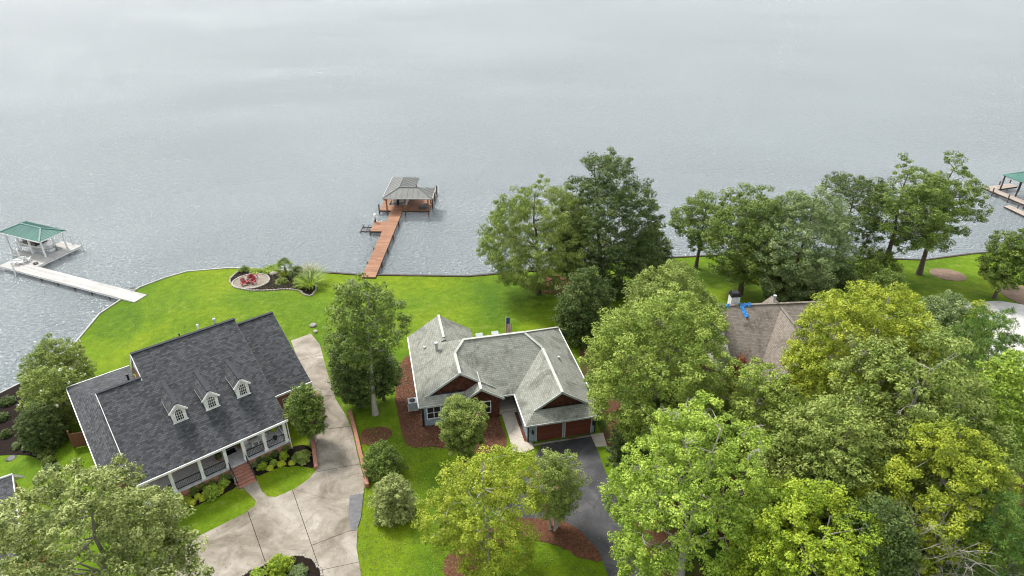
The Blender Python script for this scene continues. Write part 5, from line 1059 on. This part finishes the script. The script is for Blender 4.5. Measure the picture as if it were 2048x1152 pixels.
# shrubs and perennials in the beds
def shrub(label, px, py, h, rad, mat, seed, group=None, name='shrub', cat='shrub', L_=.13, W_=.08, nl=60, rc=.2, flower=None, nfl=0, dz=.04, **kw):
    x, y, z = G(px, py); return plant(name, label, cat, (x, y, z+dz), h, rad, mat, seed, prof='dome', cb=.03, rc=rc, dens=1.1, nl=nl, L_=L_, W_=W_, stems=3, limbs=5, lobes=5, group=group, flower=flower, nfl=nfl, trunk_r=.05, fol='foliage', **kw)
Z6 = lambda x, y: (320+x/3.47, 820+y/3.47)
bed = [(235, 575, .8, .38, 'leaf_mid', 'round green shrub against the porch wall, leftmost of the left bed'), (300, 545, .8, .36, 'leaf_mid', 'round green shrub second along the porch wall in the left bed'), (358, 515, .7, .36, 'leaf_mid', 'round green shrub third along the porch wall in the left bed'), (432, 478, .85, .4, 'leaf_mid', 'round green shrub in the left bed nearest the porch steps wall'),
       (365, 585, .75, .85, 'leaf_light', 'wide spreading green fern mound in the middle of the left bed'), (445, 525, .6, .45, 'leaf_light', 'light green leafy perennial beside the statue in the left bed'), (480, 470, .5, .3, 'leaf_sage', 'grey-green small plant beside the porch steps'),
       (268, 612, .35, .26, 'leaf_lime', 'lime yellow mound at the front left of the left bed'), (300, 622, .35, .26, 'leaf_lime', 'lime yellow mound beside the wide green fern mound'), (422, 568, .35, .25, 'leaf_lime', 'lime yellow mound in the left bed near the walk'), (178, 650, .5, .5, 'leaf_yellow', 'yellowish low plant half under the oak in the left bed'), (228, 655, .3, .22, 'leaf_lime', 'small lime mound at the lawn edge of the left bed'),
       (690, 365, .75, .4, 'leaf_dark', 'dark green shrub against the porch wall right of the steps'), (742, 340, .75, .38, 'leaf_mid', 'green shrub second from the steps along the right bed wall'), (797, 318, .7, .35, 'leaf_dark', 'dark green shrub third along the right bed wall'), (872, 285, .75, .32, 'leaf_mid', 'green shrub at the downspout end of the right bed'), (660, 385, .5, .3, 'leaf_sage', 'grey-green plant at the foot of the right handrail'),
       (714, 402, .45, .42, 'leaf_bright', 'bright green round mound in the right bed front'), (790, 375, .4, .28, 'leaf_light', 'small light green tuft in the middle of the right bed'), (862, 335, .7, .4, 'leaf_bright', 'tall yellow-green plant in the right bed'), (765, 412, .3, .24, 'leaf_lime', 'lime yellow mound nearest the walk in the right bed'), (842, 385, .3, .34, 'leaf_lime', 'wide lime yellow mound at the lawn edge of the right bed'), (916, 375, .25, .2, 'leaf_lime', 'tiny lime mound at the far right of the right bed')]
for i, (x, y, h, r_, mt, lb) in enumerate(bed): shrub(lb, *Z6(x, y), h, r_, mt, 200+i, 'plants in the beds before the porch')
shrub('wide low brown-green juniper beside the short brick wall', *Z6(985, 340), .5, .95, 'leaf_olive', 231)
for i, (x, y, h, r_, mt, lb) in enumerate(((560, 1140, 1.1, 1.0, 'leaf_bright', 'bright green spreading shrub in the driveway island bed'), (598, 1150, .7, .6, 'leaf_sage', 'blue-green low shrub at the right of the island bed'), (512, 1152, .5, .5, 'leaf_light', 'light green plant at the left of the island bed'))): shrub(lb, x, y, h, r_, mt, 240+i, None, rc=.28, L_=.18, W_=.08)
for i, (x, y, r_) in enumerate(((80, 898, .5), (92, 910, .55), (97, 925, .6), (104, 942, .7), (55, 898, .4), (34, 896, .35))): shrub(['low round shrub first below the clipped hedge', 'low round shrub second below the clipped hedge', 'low round shrub third below the clipped hedge', 'largest low shrub at the end of the row below the hedge', 'small sage mound at the dark bed edge by the drain lawn', 'smallest grey tuft in the dark left bed'][i], x, y, .5, r_, 'leaf_sage' if i > 2 else 'leaf_olive', 250+i, 'row of low shrubs below the hedge')
for i, (x, y, r_) in enumerate(((16, 806, .8), (6, 838, .7), (14, 872, .5))): shrub(['low dark shrub at the top of the bare mulch by the left border', 'low dark shrub midway down the mulch at the left border', 'small dark shrub near the drain lawn at the left border'][i], x, y, .6, r_, 'leaf_dark', 270+i)
Z8 = lambda x, y: (440+x/3.6, 500+y/3.6)
for i, (x, y, h, r_, mt, lb) in enumerate(((170, 150, .5, .7, 'leaf_mid', 'low green plant at the left end of the lakeside bed'), (255, 160, .35, .8, 'leaf_light', 'flat light green ground cover behind the fire pit'), (365, 150, .4, 1.3, 'leaf_light', 'long low green strip plant along the lake edge'), (445, 232, .5, .8, 'leaf_olive', 'low olive plant on the bare mulch right of the fire pit'), (565, 205, 1.9, 1.1, 'leaf_dark', 'dark green shrub right of the palm'), (590, 265, 1.5, 1.1, 'leaf_mid', 'mid-green shrub in front of the dark one near the palm'))): shrub(lb, *Z8(x, y), h, r_, mt, 260+i, None, rc=.35, L_=.22, W_=.12)
# palm and grasses
def blades(name, label, cat, px, py, n, ln, wd, mat, seed, rise=1.2, part='blades', parent=None, dz=.04, curl=1.0):
    x, y, z = G(px, py); root = thing(name, label, cat, (x, y, z+dz)); rng = np.random.default_rng(seed); m = MB()
    V = []; F = []; T = []
    for i in range(n):
        a = rng.random()*6.283; e = rise*(.5+.6*rng.random()); l = ln*(.7+.5*rng.random()); p = np.array([math.cos(a)*.1, math.sin(a)*.1, 0.]); d = unit(np.array([[math.cos(a), math.sin(a), e*2]]))[0]; s = np.array([-math.sin(a), math.cos(a), 0])*wd; k0 = len(V); tv = rng.random()
        for j in range(5): V += [p-s*(1-.22*j), p+s*(1-.22*j)]; T += [tv, tv]; p = p+d*l/4; d = unit((d+np.array([math.cos(a)*.12, math.sin(a)*.12, -.33*curl]))[None])[0]
        F += [(k0+2*j, k0+2*j+1, k0+2*j+3, k0+2*j+2) for j in range(4)]
    me = bpy.data.meshes.new(part); me.from_pydata([tuple(v) for v in V], [], F); at_ = me.attributes.new('tint', 'FLOAT', 'POINT'); at_.data.foreach_set('value', np.array(T, np.float32)); me.materials.append(M[mat]); link(part, me, root); return root
pm = thing('palm_tree', 'small fan palm on the lake edge behind the fire pit', 'palm', (*G(572, 549)[:2], G(572, 549)[2])); m = MB(); m.tube([(0, 0, -.1), (.03, 0, .5), (0, .02, 1.1)], [.2, .17, .13], 8); m.build('trunk', 'bark', pm)
rng = np.random.default_rng(8)
for i in range(22):
    a = i*2.4; el = .05+1.2*(i/22); d = np.array([math.cos(a)*math.cos(el), math.sin(a)*math.cos(el), math.sin(el)]); c0 = np.array([0, 0, 1.1]); st0 = c0+d*(.75+.25*rng.random()); sd_ = unit(np.cross(d, [0, 0, 1.])[None])[0]; upv = np.cross(sd_, d); V = []; F = []
    V += list([c0-sd_*.02, c0+sd_*.02, st0+sd_*.02, st0-sd_*.02]); F.append((0, 1, 2, 3))
    for j in range(11):
        b = (j/10-.5)*3.4; dr = d*math.cos(b)+sd_*math.sin(b); tip = st0+dr*.72-np.array([0, 0, .18]); w_ = np.cross(dr, upv)*.05; k0 = len(V); V += [st0, st0+dr*.35+w_, tip, st0+dr*.35-w_]; F.append((k0, k0+1, k0+2, k0+3))
    me = bpy.data.meshes.new('frond'); me.from_pydata([tuple(v) for v in V], [], F); at_ = me.attributes.new('tint', 'FLOAT', 'POINT'); at_.data.foreach_set('value', np.full(len(V), .3+.6*rng.random(), np.float32)); me.materials.append(M['leaf_mid']); link('frond', me, pm)
blades('ornamental_grass', 'tall green ornamental grass clump behind the tall tree', 'grass clump', *Z8(655, 285), 260, 2.6, .035, 'leaf_light', 301, 1.4); blades('pampas_grass', 'pale plumed pampas grass at the right end of the lakeside bed', 'grass clump', *Z8(690, 240), 260, 2.9, .035, 'leaf_sage', 302, 1.8)
blades('ornamental_grass', 'spiky yellow-green grass clump at the foot of the palm', 'grass clump', *Z8(470, 190), 160, 1.1, .035, 'leaf_yellow', 303, 1.0); blades('pampas_grass', 'straw-coloured plume clump at the water behind the lakeside bed', 'grass clump', *Z8(655, 200), 180, 2.2, .03, 'leaf_straw', 304, 2.2)
# potted plants on the porch
def potted(label, u, v, mat, h, topi):
    x, y, z = apos(u, v, 3.2); t = thing('potted_plant', label, 'plant', (x, y, z)); m = MB(); m.lathe([(.14, 0), (.2, .3), (.22, .3), (.17, .28)], (0, 0, 0), 10); m.build('pot', 'dark_metal' if topi else 'terracotta', t)
    rng = np.random.default_rng(int(u*10)); n = 500; D_ = unit(rng.normal(size=(n, 3))); c = np.array([0, 0, h if topi else .5]); C_ = c+D_*(.32*(.6+.4*rng.random(n)))[:, None]; leaf_mesh('foliage', C_, D_, unit(np.cross(D_, rng.normal(size=(n, 3)))), np.full(n, .14), np.full(n, .07), rng.random(n), mat, t)
    m = MB(); m.tube([(0, 0, .25), (0, 0, h if topi else .5)], .02, 5); m.build('stem', 'bark', t)
potted('round topiary plant in a dark pot at the right end of the porch', 12.75, 49.8, 'leaf_bright', 1.25, True); potted('leafy fern in a pot left of the porch door', 7.9, 50.3, 'leaf_dark', .6, False); potted('dark leafy fern right of the porch door', 9.85, 50.7, 'leaf_dark', .6, False)
